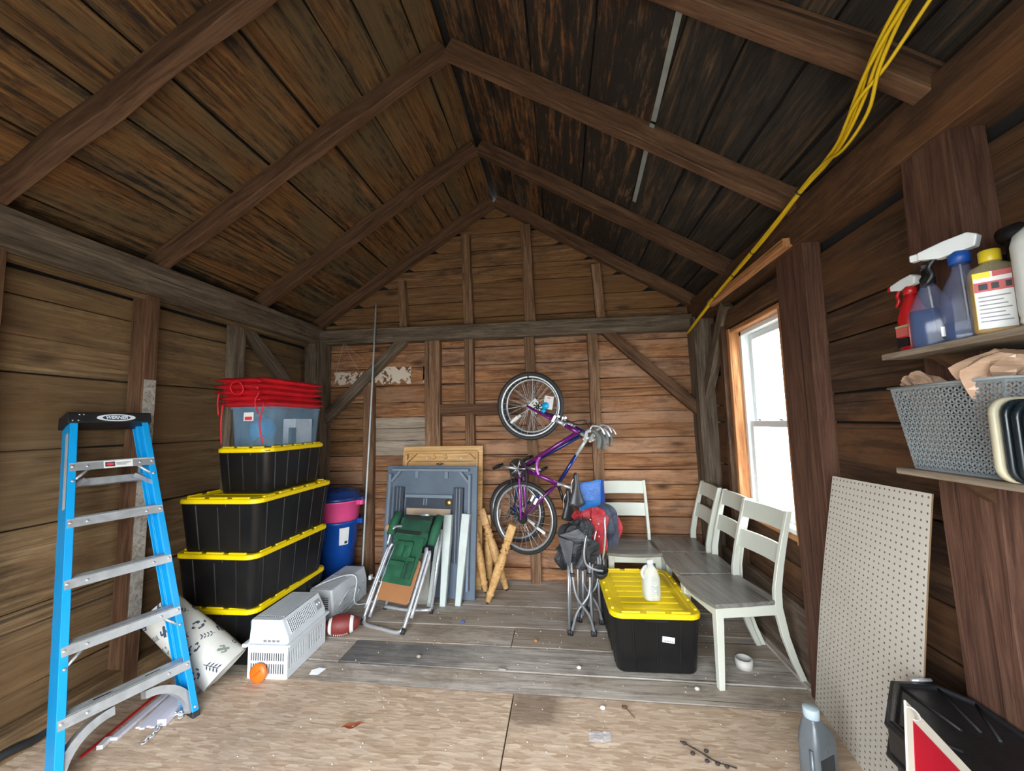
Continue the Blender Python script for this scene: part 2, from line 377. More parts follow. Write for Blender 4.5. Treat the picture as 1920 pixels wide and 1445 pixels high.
# ---- floor
fl = struct(MB().box(XL-0.1, XR+0.1, YF, YB+0.1, -0.12, -0.032), 'floor', M_DARK)
rows = [(2.335, 2.515), (2.525, 2.775), (2.785, 3.025), (3.033, 3.358), (3.368, 3.66), (3.668, 3.93)]
cuts = [[XR], [-1.50, XR], [-0.40, XR], [XR], [-0.9, XR], [XR]]
for (y0, y1), cc in zip(rows, cuts):
    x0 = XL
    for k, x1 in enumerate(cc):
        mt = W_FLOORD if (abs(y0-2.525) < 0.01 and k == 1) else W_FLOOR   # one board carries an old oil stain
        board('plank', fl, ((x0+x1)/2, (y0+y1)/2, -0.016+0.001*random.uniform(-2, 1)), (1, 0, 0), (0, 0, 1), x1-x0-0.006, y1-y0, 0.03, mt, seg=6, jit=0.0025)
        x0 = x1
for x0, x1 in ((XL, -0.327), (-0.321, XR)):
    mb = MB().box(-(x1-x0)/2, (x1-x0)/2, -(2.325-YF)/2, (2.325-YF)/2, -0.009, 0.009)
    o = mb.build('strand_board_sheet', M_OSB if x0 < -1 else M_OSB2, fl, bevel=0.002); o.location = ((x0+x1)/2, (YF+2.325)/2, -0.008)

# ---- roof
rb = MB()
for sx in (-1, 1):
    xe = XL-0.25 if sx < 0 else XR+0.28
    p = [(RX, RZ+OFF+0.04), (xe, zlow(xe)+OFF+0.04), (xe, zlow(xe)+OFF+0.10), (RX, RZ+OFF+0.10)]
    rb.add([(x, y, z) for y in (YF-0.1, YB+0.15) for x, z in p], [(0,1,2,3),(7,6,5,4),(0,4,5,1),(1,5,6,2),(2,6,7,3),(3,7,4,0)])
ceil = struct(rb, 'ceiling', M_DARK)
def roof_board(xa, xb, mat, ya=YF, yb=YB+0.1):
    sx = -1 if (xa+xb)/2 < RX else 1
    xm = (xa+xb)/2; wd = abs(xb-xa)/math.cos(ANG)-random.uniform(0.006, 0.016)
    nrm = Vector((-sx*math.sin(ANG), 0, -math.cos(ANG)))       # faces down into the room
    o = Vector((xm, (ya+yb)/2, zlow(xm)+OFF)) - nrm*0.0125 + nrm*random.uniform(-0.002, 0.003)
    return board('plank', ceil, o, (0, 1, 0), nrm, yb-ya, wd, 0.025, mat, seg=12, jit=0.005)
LS = [-0.655, -0.80, -1.00, -1.18, -1.46, -1.80, -2.05, -2.33, -2.60, -2.92]
for a, b in zip(LS[:-1], LS[1:]): roof_board(a, b, W_ROOFL)
RS = [-0.625, -0.40, -0.12, 0.21, 0.56, 0.78, 0.99, 1.19, 1.42, 1.64]
for i, (a, b) in enumerate(zip(RS[:-1], RS[1:])): roof_board(a, b, W_ROOFR if i < 4 else W_ROOFD)
n_r = Vector((-math.sin(ANG), 0, -math.cos(ANG)))
st = MB()
for k, (ya, yb) in enumerate(((1.5, 2.1), (2.1, 3.0))):
    xa = 0.545+0.03*k; xm = xa
    o = Vector((xm, (ya+yb)/2, zlow(xm)+OFF)) + n_r*0.008
    st.box(-(yb-ya)/2, (yb-ya)/2, -0.014, 0.014, -0.003, 0.003, M=frame(o, (0.05, 1, 0), n_r))
st.build('seam_strip', plain('dull_zinc', (0.32, 0.35, 0.33), 0.55, 0.4, dirt=(0.12, 0.1, 0.08)), ceil)
for yc in (-0.27, 0.565, 1.40, 2.16, 3.035, 3.86):
    for sx in (-1, 1):
        xe = XL+0.05 if sx < 0 else XR-0.09
        if yc < 0.6: pass
        a = Vector((RX+0.02*sx, yc, zlow(RX+0.02*sx)+OFF/2)); b = Vector((xe, yc, zlow(xe)+OFF/2))
        nrm = Vector((-sx*math.sin(ANG), 0, -math.cos(ANG)))
        wdt = 0.072 if yc < 3.5 else 0.08
        beam('rafter', ceil, a, b, wdt, 0.108, W_FRAME if (yc > 1.6 or sx < 0) else W_FRAME, nrm, seg=9, jit=0.007)
for x, y in ((-1.95, 1.75), (-1.62, 2.75), (-1.1, 3.2), (0.9, 2.6)): pass

# ---- left wall
wl = struct(MB().box(XL-0.08, XL-0.03, YF, YB+0.1, -0.1, 2.75), 'wall_left', M_DARK)
zs = [-0.02, 0.248, 0.638, 1.043, 1.430, 1.828, 2.218, 2.352]
for a, b in zip(zs[:-1], zs[1:]):
    board('plank', wl, (XL-0.0125, (YF+YB)/2, (a+b)/2), (0, 1, 0), (1, 0, 0), YB-YF, b-a-0.007, 0.025, W_LEFT, seg=10, jit=0.004)
beam('top_plate', wl, (-2.635, YF, 2.485), (-2.635, YB, 2.485), 0.17, 0.19, W_GREY, (0, 0, 1), seg=10, jit=0.006)
beam('plate_strip', wl, (-2.66, YF, 2.375), (-2.66, YB, 2.375), 0.06, 0.03, W_LEFT, (0, 0, 1), seg=10, jit=0.004)
for y0, y1, xf, mt in ((1.33, 1.475, -2.61, W_FRAME), (2.115, 2.20, -2.61, W_FRAME), (2.82, 2.935, -2.64, W_GREY), (0.3, 0.42, -2.55, W_FRAME)):
    beam('post', wl, ((xf+XL)/2, (y0+y1)/2, -0.03), ((xf+XL)/2, (y0+y1)/2, 2.39), y1-y0, xf-XL, mt, (1, 0, 0), seg=8, jit=0.005)
pw = MB().box(-2.609, -2.605, 2.122, 2.195, 0.35, 1.84)
pw.build('whitewash_coat', wood('flaking_whitewash', (0.16, 0.13, 0.1), (0.36, 0.33, 0.29), (0.46, 0.44, 0.40), stain=(0.2, 0.11, 0.05), amt=0.6, lo=0.5, hi=0.62, blotch=(6, 6), knots=0), wl)
beam('brace', wl, (-2.68, 2.92, 2.40), (-2.68, 3.80, 1.72), 0.10, 0.06, W_GREY, (1, 0, 0), seg=4)
beam('sill_beam', wl, (-2.66, YF, 0.06), (-2.66, YB, 0.06), 0.1, 0.12, W_LEFT, (0, 0, 1), seg=8)

# ---- back wall
bk = MB()
pts = [(XL-0.1, -0.1), (XR+0.1, -0.1), (XR+0.1, 2.62), (RX, RZ+0.12), (XL-0.1, 2.5)]
bk.prism([(x, z) for x, z in pts], -(YB+0.09), -(YB+0.04), M=Matrix.Rotation(PI/2, 4, 'X'))
wb = struct(bk, 'wall_back', M_DARK)
zb = [-0.03, 0.11, 0.28, 0.445, 0.60, 0.765, 0.905, 1.045, 1.20, 1.355, 1.485, 1.60, 1.755, 1.935, 2.12, 2.31, 2.46, 2.62, 2.80, 2.99, 3.17, 3.35, 3.53, 3.70, 3.86]
for i, (a, b) in enumerate(zip(zb[:-1], zb[1:])):
    def xl(z): return max(XL, RX-(RZ+OFF-z)/SL)
    def xr(z): return min(XR+0.03, RX+(RZ+OFF-z)/SL)
    mt = W_BACK if b < 2.47 else W_GABLE
    T = 0.025; zc = (a+b)/2
    if b < 2.55:
        segs = [(XL, XR+0.03)] if i % 3 else [(XL, -1.30), (-1.296, XR+0.03)]
        if i == 10: segs = [(XL, 0.33), (0.334, XR+0.03)]
        if 8 <= i <= 11: segs = [(XL, -1.99), (-1.986, -1.30), (-1.296, XR+0.03)]
        for x0, x1 in segs:
            mt = W_PALEB if (8 <= i <= 10 and -2 < x0 < -1.5) else (W_GABLE if x1 < -1.9 else W_BACK)
            board('plank', wb, ((x0+x1)/2, YB+0.0125+random.uniform(0, 0.004), zc), (1, 0, 0), (0, -1, 0), x1-x0, b-a-random.uniform(0.003, 0.008), T, mt, seg=8, jit=0.003)
    else:
        board('plank', wb, (0, YB+0.0125, zc), (1, 0, 0), (0, -1, 0), 1, b-a-0.006, T, mt, seg=6, jit=0.002, taper=(xl(b), xr(b), xl(a), xr(a)))
beam('tie_beam', wb, (-2.66, YB-0.06, 2.462), (1.27, YB-0.06, 2.437), 0.15, 0.12, W_GREY, (0, -1, 0), seg=12, jit=0.005)
# lower studs
for x0, x1, z0, z1, th, mt in ((-1.383, -1.225, -0.03, 2.39, 0.085, W_STUD), (-0.962, -0.873, -0.03, 2.39, 0.08, W_STUD), (-0.345, -0.245, -0.03, 2.39, 0.085, W_STUD),
                               (0.282, 0.378, -0.03, 2.39, 0.085, W_STUD), (-2.065, -1.95, -0.03, 1.97, 0.06, W_STUD)):
    beam('stud', wb, ((x0+x1)/2, YB-th/2, z0), ((x0+x1)/2-0.012, YB-th/2, z1), x1-x0, th, mt, (0, -1, 0), seg=7, jit=0.005)
for x0, x1, za in ((-1.668, -1.59, 3.05), (-0.975, -0.88, 3.50), (-0.345, -0.235, 3.56), (0.363, 0.455, 3.08)):
    sh = 0.03
    beam('gable_stud', wb, ((x0+x1)/2, YB-0.04, 2.50), ((x0+x1)/2-sh, YB-0.04, za), x1-x0, 0.08, W_STUD, (0, -1, 0), seg=5, jit=0.004)
beam('blocking', wb, (-1.24, YB-0.06, 1.665), (-0.40, YB-0.06, 1.655), 0.105, 0.05, W_FRAME, (0, -1, 0), seg=5)
beam('brace', wb, (-1.60, YB-0.07, 2.43), (-2.50, YB-0.07, 1.58), 0.105, 0.07, W_GREY, (0, -1, 0), seg=5)
beam('brace', wb, (0.41, YB-0.07, 2.43), (1.27, YB-0.07, 1.60), 0.10, 0.07, W_FRAME, (0, -1, 0), seg=5)
beam('corner_post', wb, (-2.555, YB-0.09, -0.03), (-2.575, YB-0.09, 2.40), 0.20, 0.17, W_GREY, (0, -1, 0), seg=7, jit=0.006)
beam('corner_post', wb, (1.36, YB-0.10, -0.03), (1.335, YB-0.10, 2.46), 0.21, 0.20, W_GREY, (0, -1, 0), seg=7, jit=0.006)
# torn paper still stuck to the boards
def torn(name, x0, x1, z0, z1, seedv, parent):
    rnd = random.Random(seedv); poly = []
    n = 9
    for i in range(n): poly.append((x0+(x1-x0)*i/n, z0+rnd.uniform(0, 0.35)*(z1-z0)*(i % 2)))
    for i in range(5): poly.append((x1-rnd.uniform(0, 0.012), z0+(z1-z0)*i/5))
    for i in range(n): poly.append((x1-(x1-x0)*i/n, z1-rnd.uniform(0, 0.25)*(z1-z0)*(i % 2)))
    for i in range(5): poly.append((x0+rnd.uniform(0, 0.03), z1-(z1-z0)*i/5))
    mb = MB().prism(poly, -(YB-0.0005), -(YB-0.003), M=Matrix.Rotation(PI/2, 4, 'X'))
    return mb.build(name, M_PAPER, parent)
def paper_mat():
    m, nt, b, out = newmat('peeling_paper')
    tc = nt.nodes.new('ShaderNodeTexCoord'); n = noise(nt, tc.outputs['Object'], 26, 6, 0.7)
    n2 = noise(nt, tc.outputs['Object'], 9, 4, 0.6)
    f = mth(nt, 'ADD', mth(nt, 'MULTIPLY', n, 0.6), mth(nt, 'MULTIPLY', n2, 0.4))
    nt.links.new(ramp(nt, f, [(0.44, (0.13, 0.055, 0.025)), (0.48, (0.62, 0.52, 0.42))]), b.inputs['Base Color'])
    b.inputs['Roughness'].default_value = 0.9; return m
M_PAPER = paper_mat()
torn('torn_paper', -1.98, -1.57, 1.95, 2.14, 1, wb); torn('torn_paper', -2.45, -2.12, 1.96, 2.10, 2, wb); torn('torn_paper', -1.445, -1.388, 1.95, 2.14, 3, wb).data.materials[0] = plain('white_scrap_paper', (0.55, 0.53, 0.50), 0.9)

# ---- right wall
wr_mb = MB()
WY0, WY1, WZ0, WZ1 = 2.55, 3.23, 0.82, 2.19            # window opening
wr_mb.box(XR+0.03, XR+0.10, YF, WY0, -0.1, 2.75); wr_mb.box(XR+0.03, XR+0.10, WY1, YB+0.1, -0.1, 2.75)
wr_mb.box(XR+0.03, XR+0.10, WY0, WY1, -0.1, WZ0); wr_mb.box(XR+0.03, XR+0.10, WY0, WY1, WZ1, 2.75)
wr = struct(wr_mb, 'wall_right', M_DARK)
zr = [-0.02, 0.18, 0.42, 0.62, 0.82, 1.12, 1.485, 1.632, 1.90, 2.05, 2.385]
for a, b in zip(zr[:-1], zr[1:]):
    inw = b > WZ0+0.01 and a < WZ1-0.1
    for y0, y1 in (((YF, WY0), (WY1, YB)) if inw else ((YF, YB),)):
        if y0 == WY1 and False: continue
        tilt = 0.012 if y1 < 3 else 0.0
        p0 = Vector((XR+0.0125, y0, (a+b)/2)); p1 = Vector((XR+0.0125, y1, (a+b)/2))
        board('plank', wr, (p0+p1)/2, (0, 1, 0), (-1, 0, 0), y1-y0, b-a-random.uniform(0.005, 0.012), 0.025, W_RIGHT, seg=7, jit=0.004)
beam('top_plate', wr, (1.34, YF, 2.54), (1.34, YB, 2.54), 0.18, 0.20, W_RIGHT, (0, 0, 1), seg=10, jit=0.006)
beam('sill_beam', wr, (1.378, 1.55, 0.20), (1.378, YB, 0.20), 0.076, 0.42, W_GREY, (0, 0, 1), seg=8)
beam('sill_strip', wr, (1.325, 2.5, 0.006), (1.325, YB, 0.006), 0.04, 0.018, W_FLOOR, (0, 0, 1), seg=5)
beam('post', wr, (1.345, 2.335, -0.03), (1.345, 2.32, 2.45), 0.27, 0.09, W_POST, (-1, 0, 0), seg=8, jit=0.006)
beam('post', wr, (1.325, 1.435, -0.03), (1.325, 1.445, 2.45), 0.185, 0.11, W_POST, (-1, 0, 0), seg=8, jit=0.006)
beam('post', wr, (1.325, 0.55, -0.03), (1.325, 0.55, 2.45), 0.14, 0.11, W_POST, (-1, 0, 0), seg=5, jit=0.005)
beam('brace', wr, (1.325, 3.22, 2.42), (1.325, 3.78, 1.72), 0.11, 0.07, W_GREY, (-1, 0, 0), seg=4)
beam('stud', wr, (1.335, 3.30, 0.40), (1.335, 3.31, 2.45), 0.06, 0.09, W_RIGHT, (-1, 0, 0), seg=5)
beam('header', wr, (1.345, 2.37, 2.30), (1.345, 3.27, 2.30), 0.13, 0.06, W_RIGHT, (-1, 0, 0), seg=3)
# lighter strip screwed under the plate that carries the cable
beam('cable_board', wr, (1.235, 2.2, 2.455), (1.235, 3.3, 2.455), 0.05, 0.05, W_NEW, (0, 0, 1), seg=4)

# ---- front wall with the open doorway behind the camera
fm = MB(); fm.box(XL-0.1, -1.80, YF-0.06, YF, -0.1, 2.6); fm.box(0.70, XR+0.1, YF-0.06, YF, -0.1, 2.6); fm.box(-1.80, 0.70, YF-0.06, YF, 2.15, 2.45)
fm.prism([(XL-0.1, 2.42), (XR+0.1, 2.42), (XR+0.1, 2.6), (RX, RZ+0.12), (XL-0.1, 2.5)], -YF, -YF+0.06, M=Matrix.Rotation(PI/2, 4, 'X'))
struct(fm, 'wall_front', W_RIGHT)

# ---- window
M_VINYL = plain('white_vinyl', (0.72, 0.76, 0.76), 0.35, var=0.05)
M_GLASS = clearmat('window_glass', (0.9, 0.95, 1.0), 0.05, 0.02)
wi = thing('window_1', None, None, (XR, (WY0+WY1)/2, WZ0)); tag(wi, 'white double-hung sash window set in the right-hand wall', None, kind='structure')
def wbox(name, mat, *b, parent=wi, bevel=0.003): return MB().box(*b).build(name, mat, parent, world=True, bevel=bevel)
a, b, c, d = WY0, WY1, WZ0, WZ1
# raw lumber casing round the opening
for p0, p1, wd, th, zd in (((XR+0.022, b+0.018, c-0.05), (XR+0.022, b+0.018, d+0.03), 0.045, 0.155, (-1, 0, 0)), ((XR+0.03, a-0.011, c-0.05), (XR+0.03, a-0.011, d+0.03), 0.03, 0.14, (-1, 0, 0)),
                           ((XR+0.027, a-0.03, d+0.013), (XR+0.027, b+0.04, d+0.013), 0.035, 0.145, (-1, 0, 0))):
    beam('casing', wi, p0, p1, wd, th, W_NEW, zd, seg=4, jit=0.001)
beam('stool', wi, (XR+0.035, a-0.03, c-0.02), (XR+0.035, b+0.04, c-0.02), 0.045, 0.13, W_NEW, (-1, 0, 0), seg=3, jit=0.001)
for y0, y1, z0, z1 in ((a, a+0.035, c, d), (b-0.035, b, c, d), (a, b, d-0.035, d)): wbox('window_frame', M_VINYL, XR+0.02, XR+0.11, y0, y1, z0, z1)
wbox('window_sill', M_VINYL, XR-0.035, XR+0.11, a, b, c, c+0.03)
zm = 1.475
for nm, z0, z1, x0 in (('upper_sash', zm-0.02, d-0.035, XR+0.075), ('lower_sash', c+0.03, zm+0.02, XR+0.04)):
    s_ = MB(); y0, y1 = a+0.035, b-0.035; r = 0.045
    s_.box(x0, x0+0.03, y0, y0+r, z0, z1); s_.box(x0, x0+0.03, y1-r, y1, z0, z1); s_.box(x0, x0+0.03, y0+r, y1-r, z0, z0+r); s_.box(x0, x0+0.03, y0+r, y1-r, z1-r, z1)
    so = s_.build(nm, M_VINYL, wi, world=True, bevel=0.003)
    MB().box(x0+0.012, x0+0.016, y0+r, y1-r, z0+r, z1-r).build('pane', M_GLASS, so, world=True)
for yy in (a+0.2, b-0.2): wbox('sash_lock', M_VINYL, XR+0.03, XR+0.07, yy-0.02, yy+0.02, zm+0.02, zm+0.035)
# ================================================================== shared object materials
M_BLUE = plain('blue_fibreglass', (0.0, 0.28, 0.62), 0.4, var=0.06, scale=3)
M_ALU = plain('brushed_aluminium', (0.55, 0.57, 0.58), 0.38, 0.75, var=0.1, scale=14)
M_CHROME = plain('bright_steel', (0.66, 0.69, 0.72), 0.3, 0.65, var=0.08)
M_BLKP = plain('black_plastic', (0.012, 0.012, 0.013), 0.42, var=0.2)
M_BLKT = plain('black_tote_plastic', (0.006, 0.006, 0.0065), 0.36, var=0.25, scale=3, bstr=0.08)
M_YEL = plain('yellow_lid_plastic', (0.80, 0.58, 0.0), 0.42, var=0.06, scale=3)
M_WHITE = plain('white_plastic', (0.68, 0.70, 0.70), 0.4, var=0.06)
M_PAPERW = plain('white_label_paper', (0.70, 0.70, 0.68), 0.7, var=0.05)
M_RUB = plain('black_rubber', (0.018, 0.018, 0.019), 0.6, var=0.25, bstr=0.2)
M_RED = plain('red_canvas', (0.62, 0.008, 0.018), 0.65, var=0.2, scale=10, bstr=0.3, bscale=220)
M_INK = plain('dark_print', (0.03, 0.03, 0.035), 0.6)
M_REDINK = plain('red_print', (0.6, 0.03, 0.04), 0.6)

def text_mesh(body, size, depth, M, mb, mi=0, shear=0.0, bold=0.0, align='CENTER'):
    """lettering turned into plain mesh faces and added to a builder"""
    cu = bpy.data.curves.new('lettering', 'FONT'); cu.body = body; cu.size = size; cu.extrude = depth; cu.shear = shear
    cu.offset = bold; cu.align_x = align; cu.align_y = 'CENTER'; cu.resolution_u = 2
    o = bpy.data.objects.new('lettering', cu); COL.objects.link(o)
    me = o.to_mesh()
    mb.add([v.co for v in me.vertices], [list(p.vertices) for p in me.polygons], mi, False, M)
    o.to_mesh_clear(); bpy.data.objects.remove(o); bpy.data.curves.remove(cu)

# ================================================================== step ladder folded against the left wall
def ladder():
    u = Vector((0.323, 0.946, 0)).normalized(); n = Vector((-u.y, u.x, 0)); th = 0.32
    up = Vector((0, 0, 1))*math.cos(th) + n*math.sin(th); back = u.cross(up)*-1
    back = n*math.cos(th) - Vector((0, 0, 1))*math.sin(th)
    Mw = Matrix((u, back, up)).transposed().to_4x4(); Mw.translation = Vector((-2.06, 1.753, 0.0))
    t = thing('step_ladder', 'blue fibreglass step ladder with black cap leaning folded on the left wall', 'ladder', M=Mw)
    hw0, s, L = 0.264, 0.061, 1.70           # half width at foot, taper per metre, rail length
    def hw(v): return hw0 - s*v
    def rail(side, y0, depth, web, fl, hwf, L0, L1, mat):
        """C-channel: web on the outside, flanges front and back"""
        mb = MB()
        prof = [(0, y0), (-fl, y0), (-fl, y0+web), (-web, y0+web), (-web, y0+depth-web), (-fl, y0+depth-web), (-fl, y0+depth), (0, y0+depth)]
        rings = [[(side*(hwf(v)+dx), y, v) for dx, y in prof] for v in (L0, L1)]
        mb.loft(rings, 0, False); return mb.build(name_, mat, t, bevel=0.002)
    for side in (-1, 1):
        name_ = 'front_rail'; fr = rail(side, 0.0, 0.072, 0.005, 0.030, hw, 0.0, L-0.045, M_BLUE)
        name_ = 'rear_rail'; rail(side, 0.075, 0.042, 0.004, 0.030, lambda v: hw(v)-0.003, 0.05, L-0.05, M_BLUE)
        ft = MB(); ft.box(side*hw0-(0.034 if side > 0 else 0.0), side*hw0+(0.0 if side > 0 else 0.034), -0.004, 0.068, -0.001, 0.028)
        ft.build('foot', M_RUB, t, bevel=0.003)
        # arched gusset strut from the foot up to the underside of the bottom step
        g = MB(); path = []
        for i in range(11):
            q = i/10*PI/2; path.append((hw0-0.022-0.185*(1-math.cos(q)), 0.03+0.185*math.sin(q)))
        rg = []
        for i, (x, z) in enumerate(path):
            k = 0.018
            q = i/10*PI/2; nx, nz = math.cos(q), math.sin(q)
            rg.append([(side*(x-nx*k), 0.012, z-nz*k), (side*(x+nx*k), 0.012, z+nz*k), (side*(x+nx*k), 0.066, z+nz*k), (side*(x-nx*k), 0.066, z-nz*k)])
        g.loft(rg, 0, False); g.build('gusset', M_ALU, t)
    vs = [0.27+0.287*i for i in range(5)]
    for i, v in enumerate(vs):
        h = hw(v)-0.004
        mb = MB(); Ms = Matrix.Translation((0, 0, v)) @ Matrix.Rotation(0.30, 4, 'X')      # treads sit level although the rails lean
        mb.box(-h, h, -0.002, 0.0, v-0.030, v+0.012); mb.box(-h, h, 0.0, 0.078, 0.009, 0.012, M=Ms); mb.box(-h, h, 0.075, 0.078, -0.02, 0.009, M=Ms)
        for y in (0.010, 0.022, 0.034, 0.048, 0.062): mb.box(-h, h, y, y+0.005, 0.012, 0.0145, M=Ms)
        st = mb.build('step', M_ALU, t)
        for x in (-h*0.62, h*0.62):
            MB().lathe([(0.0, 0), (0.007, 0), (0.006, 0.003), (0.0, 0.004)], 8, M=TR(x, -0.002, v-0.009, rx=PI/2)).build('rivet', M_CHROME, st)
        for side in (-1, 1):
            MB().lathe([(0.0, 0), (0.008, 0), (0.006, 0.004), (0.0, 0.005)], 8, M=TR(side*(hw(v)-0.015), -0.001, v-0.006, rx=PI/2)).build('rivet', M_CHROME, t)
            if i in (1, 4):
                b = MB(); b.tube([(side*(hw(v)-0.012), 0.01, v-0.085), (side*(hw(v)-0.075), 0.01, v-0.025)], 0.007, 6); b.build('brace', M_CHROME, t)
                MB().lathe([(0.0, 0), (0.008, 0), (0.006, 0.004), (0.0, 0.005)], 8, M=TR(side*(hw(v)-0.013), -0.001, v-0.082, rx=PI/2)).build('rivet', M_CHROME, t)
    for side in (-1, 1): MB().lathe([(0.0, 0), (0.008, 0), (0.006, 0.004), (0.0, 0.005)], 8, M=TR(side*(hw(0.05)-0.015), -0.001, 0.05, rx=PI/2)).build('rivet', M_CHROME, t)
    # slots in the lowest tread, rear bar, spreaders
    v = vs[0]
    for x in (-0.09, 0.1): MB().box(x-0.03, x+0.03, 0.040, 0.047, 0.0122, 0.0150, M=Matrix.Translation((0, 0, v)) @ Matrix.Rotation(0.30, 4, 'X')).build('slot', M_BLKP, t)
    v = vs[4]-0.075; h = hw(v)-0.012
    MB().box(-h, h, 0.078, 0.110, v-0.020, v+0.020).build('rear_bar', M_ALU, t, bevel=0.002)
    for side in (-1, 1):
        sp = MB(); sp.box(-0.05, 0.05, -0.002, 0.002, -0.011, 0.011, M=TR(side*(h-0.03), 0.058, v-0.02, ry=side*0.62)); sp.build('spreader', M_CHROME, t)
    # warning sticker on the top step
    v = vs[4]; lb = MB().box(-0.045, 0.075, -0.0035, -0.002, v-0.028, v+0.010); lo = lb.build('warning_label', M_PAPERW, t)
    l2 = MB().box(-0.040, 0.0, -0.0042, -0.0035, v-0.022, v+0.004); l2.build('label_print', M_INK, lo)
    l3 = MB().prism([(0.016*math.cos(a), 0.008*math.sin(a)) for a in [2*PI*k/16 for k in range(16)]], 0, 0.0005, M=TR(-0.02, -0.0043, v-0.009, rx=PI/2)); l3.build('label_print', M_REDINK, lo)
    for k in range(3): MB().box(0.005, 0.068-0.01*k, -0.0040, -0.0035, v-0.004-0.006*k, v-0.0015-0.006*k).build('label_print', M_INK, lo)
    # top cap with the oval badge
    v = L-0.05; h = hw(v)+0.012
    prof = [(-0.012, v), (0.122, v), (0.122, v+0.045), (0.112, v+0.062), (-0.004, v+0.062), (-0.012, v+0.054)]
    cap = MB(); cap.loft([[(x, y, z) for y, z in prof] for x in (-h, -h+0.004, h-0.004, h)], 0, False)
    co = cap.build('top_cap', M_BLKP, t, bevel=0.003, seg=2)
    Mb = TR(0.018, -0.0122, v+0.027, rx=PI/2)
    el = lambda a, b, n=32: [(a*math.cos(2*PI*k/n), b*math.sin(2*PI*k/n)) for k in range(n)]
    MB().prism(el(0.083, 0.0205), 0, 0.0012, M=Mb).build('badge', plain('silver_badge', (0.62, 0.64, 0.66), 0.35), co)
    MB().prism(el(0.060, 0.0145), 0.0012, 0.0018, M=Mb).build('badge_field', plain('badge_navy', (0.01, 0.035, 0.07), 0.4), co)
    tx = MB(); text_mesh('WERNER', 0.0235, 0.0004, Mb @ Matrix.Translation((0, 0.0, 0.0022)), tx, shear=0.25, bold=0.0007); tx.build('badge_lettering', M_WHITE, co)
    for x, z in ((-h+0.018, 0.012), (-h+0.04, 0.012), (-h+0.045, 0.045), (-h+0.062, 0.045)):
        MB().lathe([(0.0, 0), (0.004, 0), (0.003, 0.002), (0.0, 0.003)], 8, M=TR(x, -0.012, v+z, rx=PI/2)).build('rivet', M_CHROME, co)
    # printed safety strip on the outside of the left rail
    ls = MB(); ls.loft([[(-hw(v)-0.001, y, v), (-hw(v)-0.0005, y, v)] for y, v in ((0.01, 1.15), (0.05, 1.15), (0.05, 1.58), (0.01, 1.58))], 0, False, closed=False)
    MB().add([(-hw(1.2)-0.001, 0.012, 1.2), (-hw(1.2)-0.001, 0.05, 1.2), (-hw(1.6)-0.001, 0.05, 1.6), (-hw(1.6)-0.001, 0.012, 1.6)], [(0, 1, 2, 3)]).build('rail_label', plain('grey_label', (0.42, 0.42, 0.42), 0.6), t)
ladder()

# ================================================================== storage totes
def tote(label, loc, rz, Wd, Lg, H, group, name='storage_tote', lid_h=0.042):
    t = thing(name, label, 'storage tote', loc, rz, group)
    hb = H-lid_h*0.62
    rings = []
    for z, k in ((0.0, 0.86), (0.012, 0.875), (hb*0.96, 0.955), (hb, 0.97)):
        rings.append(rrect(Wd/2*k, Lg/2*(k+0.015), 0.05, 5, z))
    mb = MB(); mb.loft(rings, 0, True); bo = mb.build('body', M_BLKT, t, angle=1.0)
    def rib(nx, ny, q):                        # raised vertical rib following the taper
        pts = []
        for z, k in ((0.02, 0.877), (hb*0.93, 0.953)):
            if nx: pts.append(Vector((nx*Wd/2*k, q*(k+0.015)*Lg/2, z)))
            else: pts.append(Vector((q*Wd/2*k, ny*Lg/2*(k+0.015), z)))
        r = MB(); d = Vector((nx, ny, 0))*0.004; s = Vector((abs(ny), abs(nx), 0))*0.007
        r.loft([[p-s, p-s*0.5+d, p+s*0.5+d, p+s] for p in pts], 0, False); r.build('rib', M_BLKT, bo)
    for q in (-0.78, -0.38, 0.02, 0.42, 0.80):
        rib(1, 0, q); rib(-1, 0, q)
    for q in (-0.55, 0.0, 0.55):
        rib(0, -1, q); rib(0, 1, q)
    # lid: skirt, rolled edge, sunken field, corrugation and castellated rim
    z0 = H-lid_h; a, b = Wd/2, Lg/2; ld = MB()
    ld.loft([rrect(a-0.006, b-0.006, 0.07, 6, z0), rrect(a, b, 0.075, 6, z0+0.004), rrect(a, b, 0.075, 6, z0+0.024), rrect(a-0.006, b-0.006, 0.07, 6, z0+0.032),
             rrect(a-0.05, b-0.05, 0.06, 6, z0+0.032), rrect(a-0.056, b-0.056, 0.055, 6, z0+0.024)], 0, False)
    lo = ld.build('lid', M_YEL, t, bevel=0.0015, angle=0.4)
    rim = []
    for i in range(-2, 3):
        for sx in (-1, 1): rim.append((sx*(a-0.024), i*Lg*0.175, 0.010, Lg*0.062))
    for i in (-1, 0, 1):
        for sy in (-1, 1): rim.append((i*Wd*0.27, sy*(b-0.024), Wd*0.105, 0.010))
    for x, y, hx, hy in rim:
        MB().loft([rrect(hx, hy, 0.006, 2, z0+0.030, x, y), rrect(hx-0.002, hy-0.002, 0.005, 2, z0+0.041, x, y)], 0, False).build('rim_lug', M_YEL, lo)
    for i in range(-3, 4):
        y = i*Lg*0.115
        MB().loft([rrect(a-0.085, 0.034, 0.012, 2, z0+0.0235, 0, y), rrect(a-0.095, 0.026, 0.010, 2, z0+0.0285, 0, y)], 0, False).build('lid_rib', M_YEL, lo)
    # end grip
    for sy in (-1, 1): MB().box(-0.07, 0.07, sy*(b-0.012)-0.006, sy*(b-0.012)+0.006, z0-0.02, z0+0.002).build('grip', M_BLKT, t, bevel=0.003)
    return t
GT = 'black totes with yellow lids stacked by the left wall'
tote('black tote with yellow lid at the bottom of the left stack', (-2.295, 2.775, 0.0), 0.03, 0.59, 0.82, 0.368, GT)
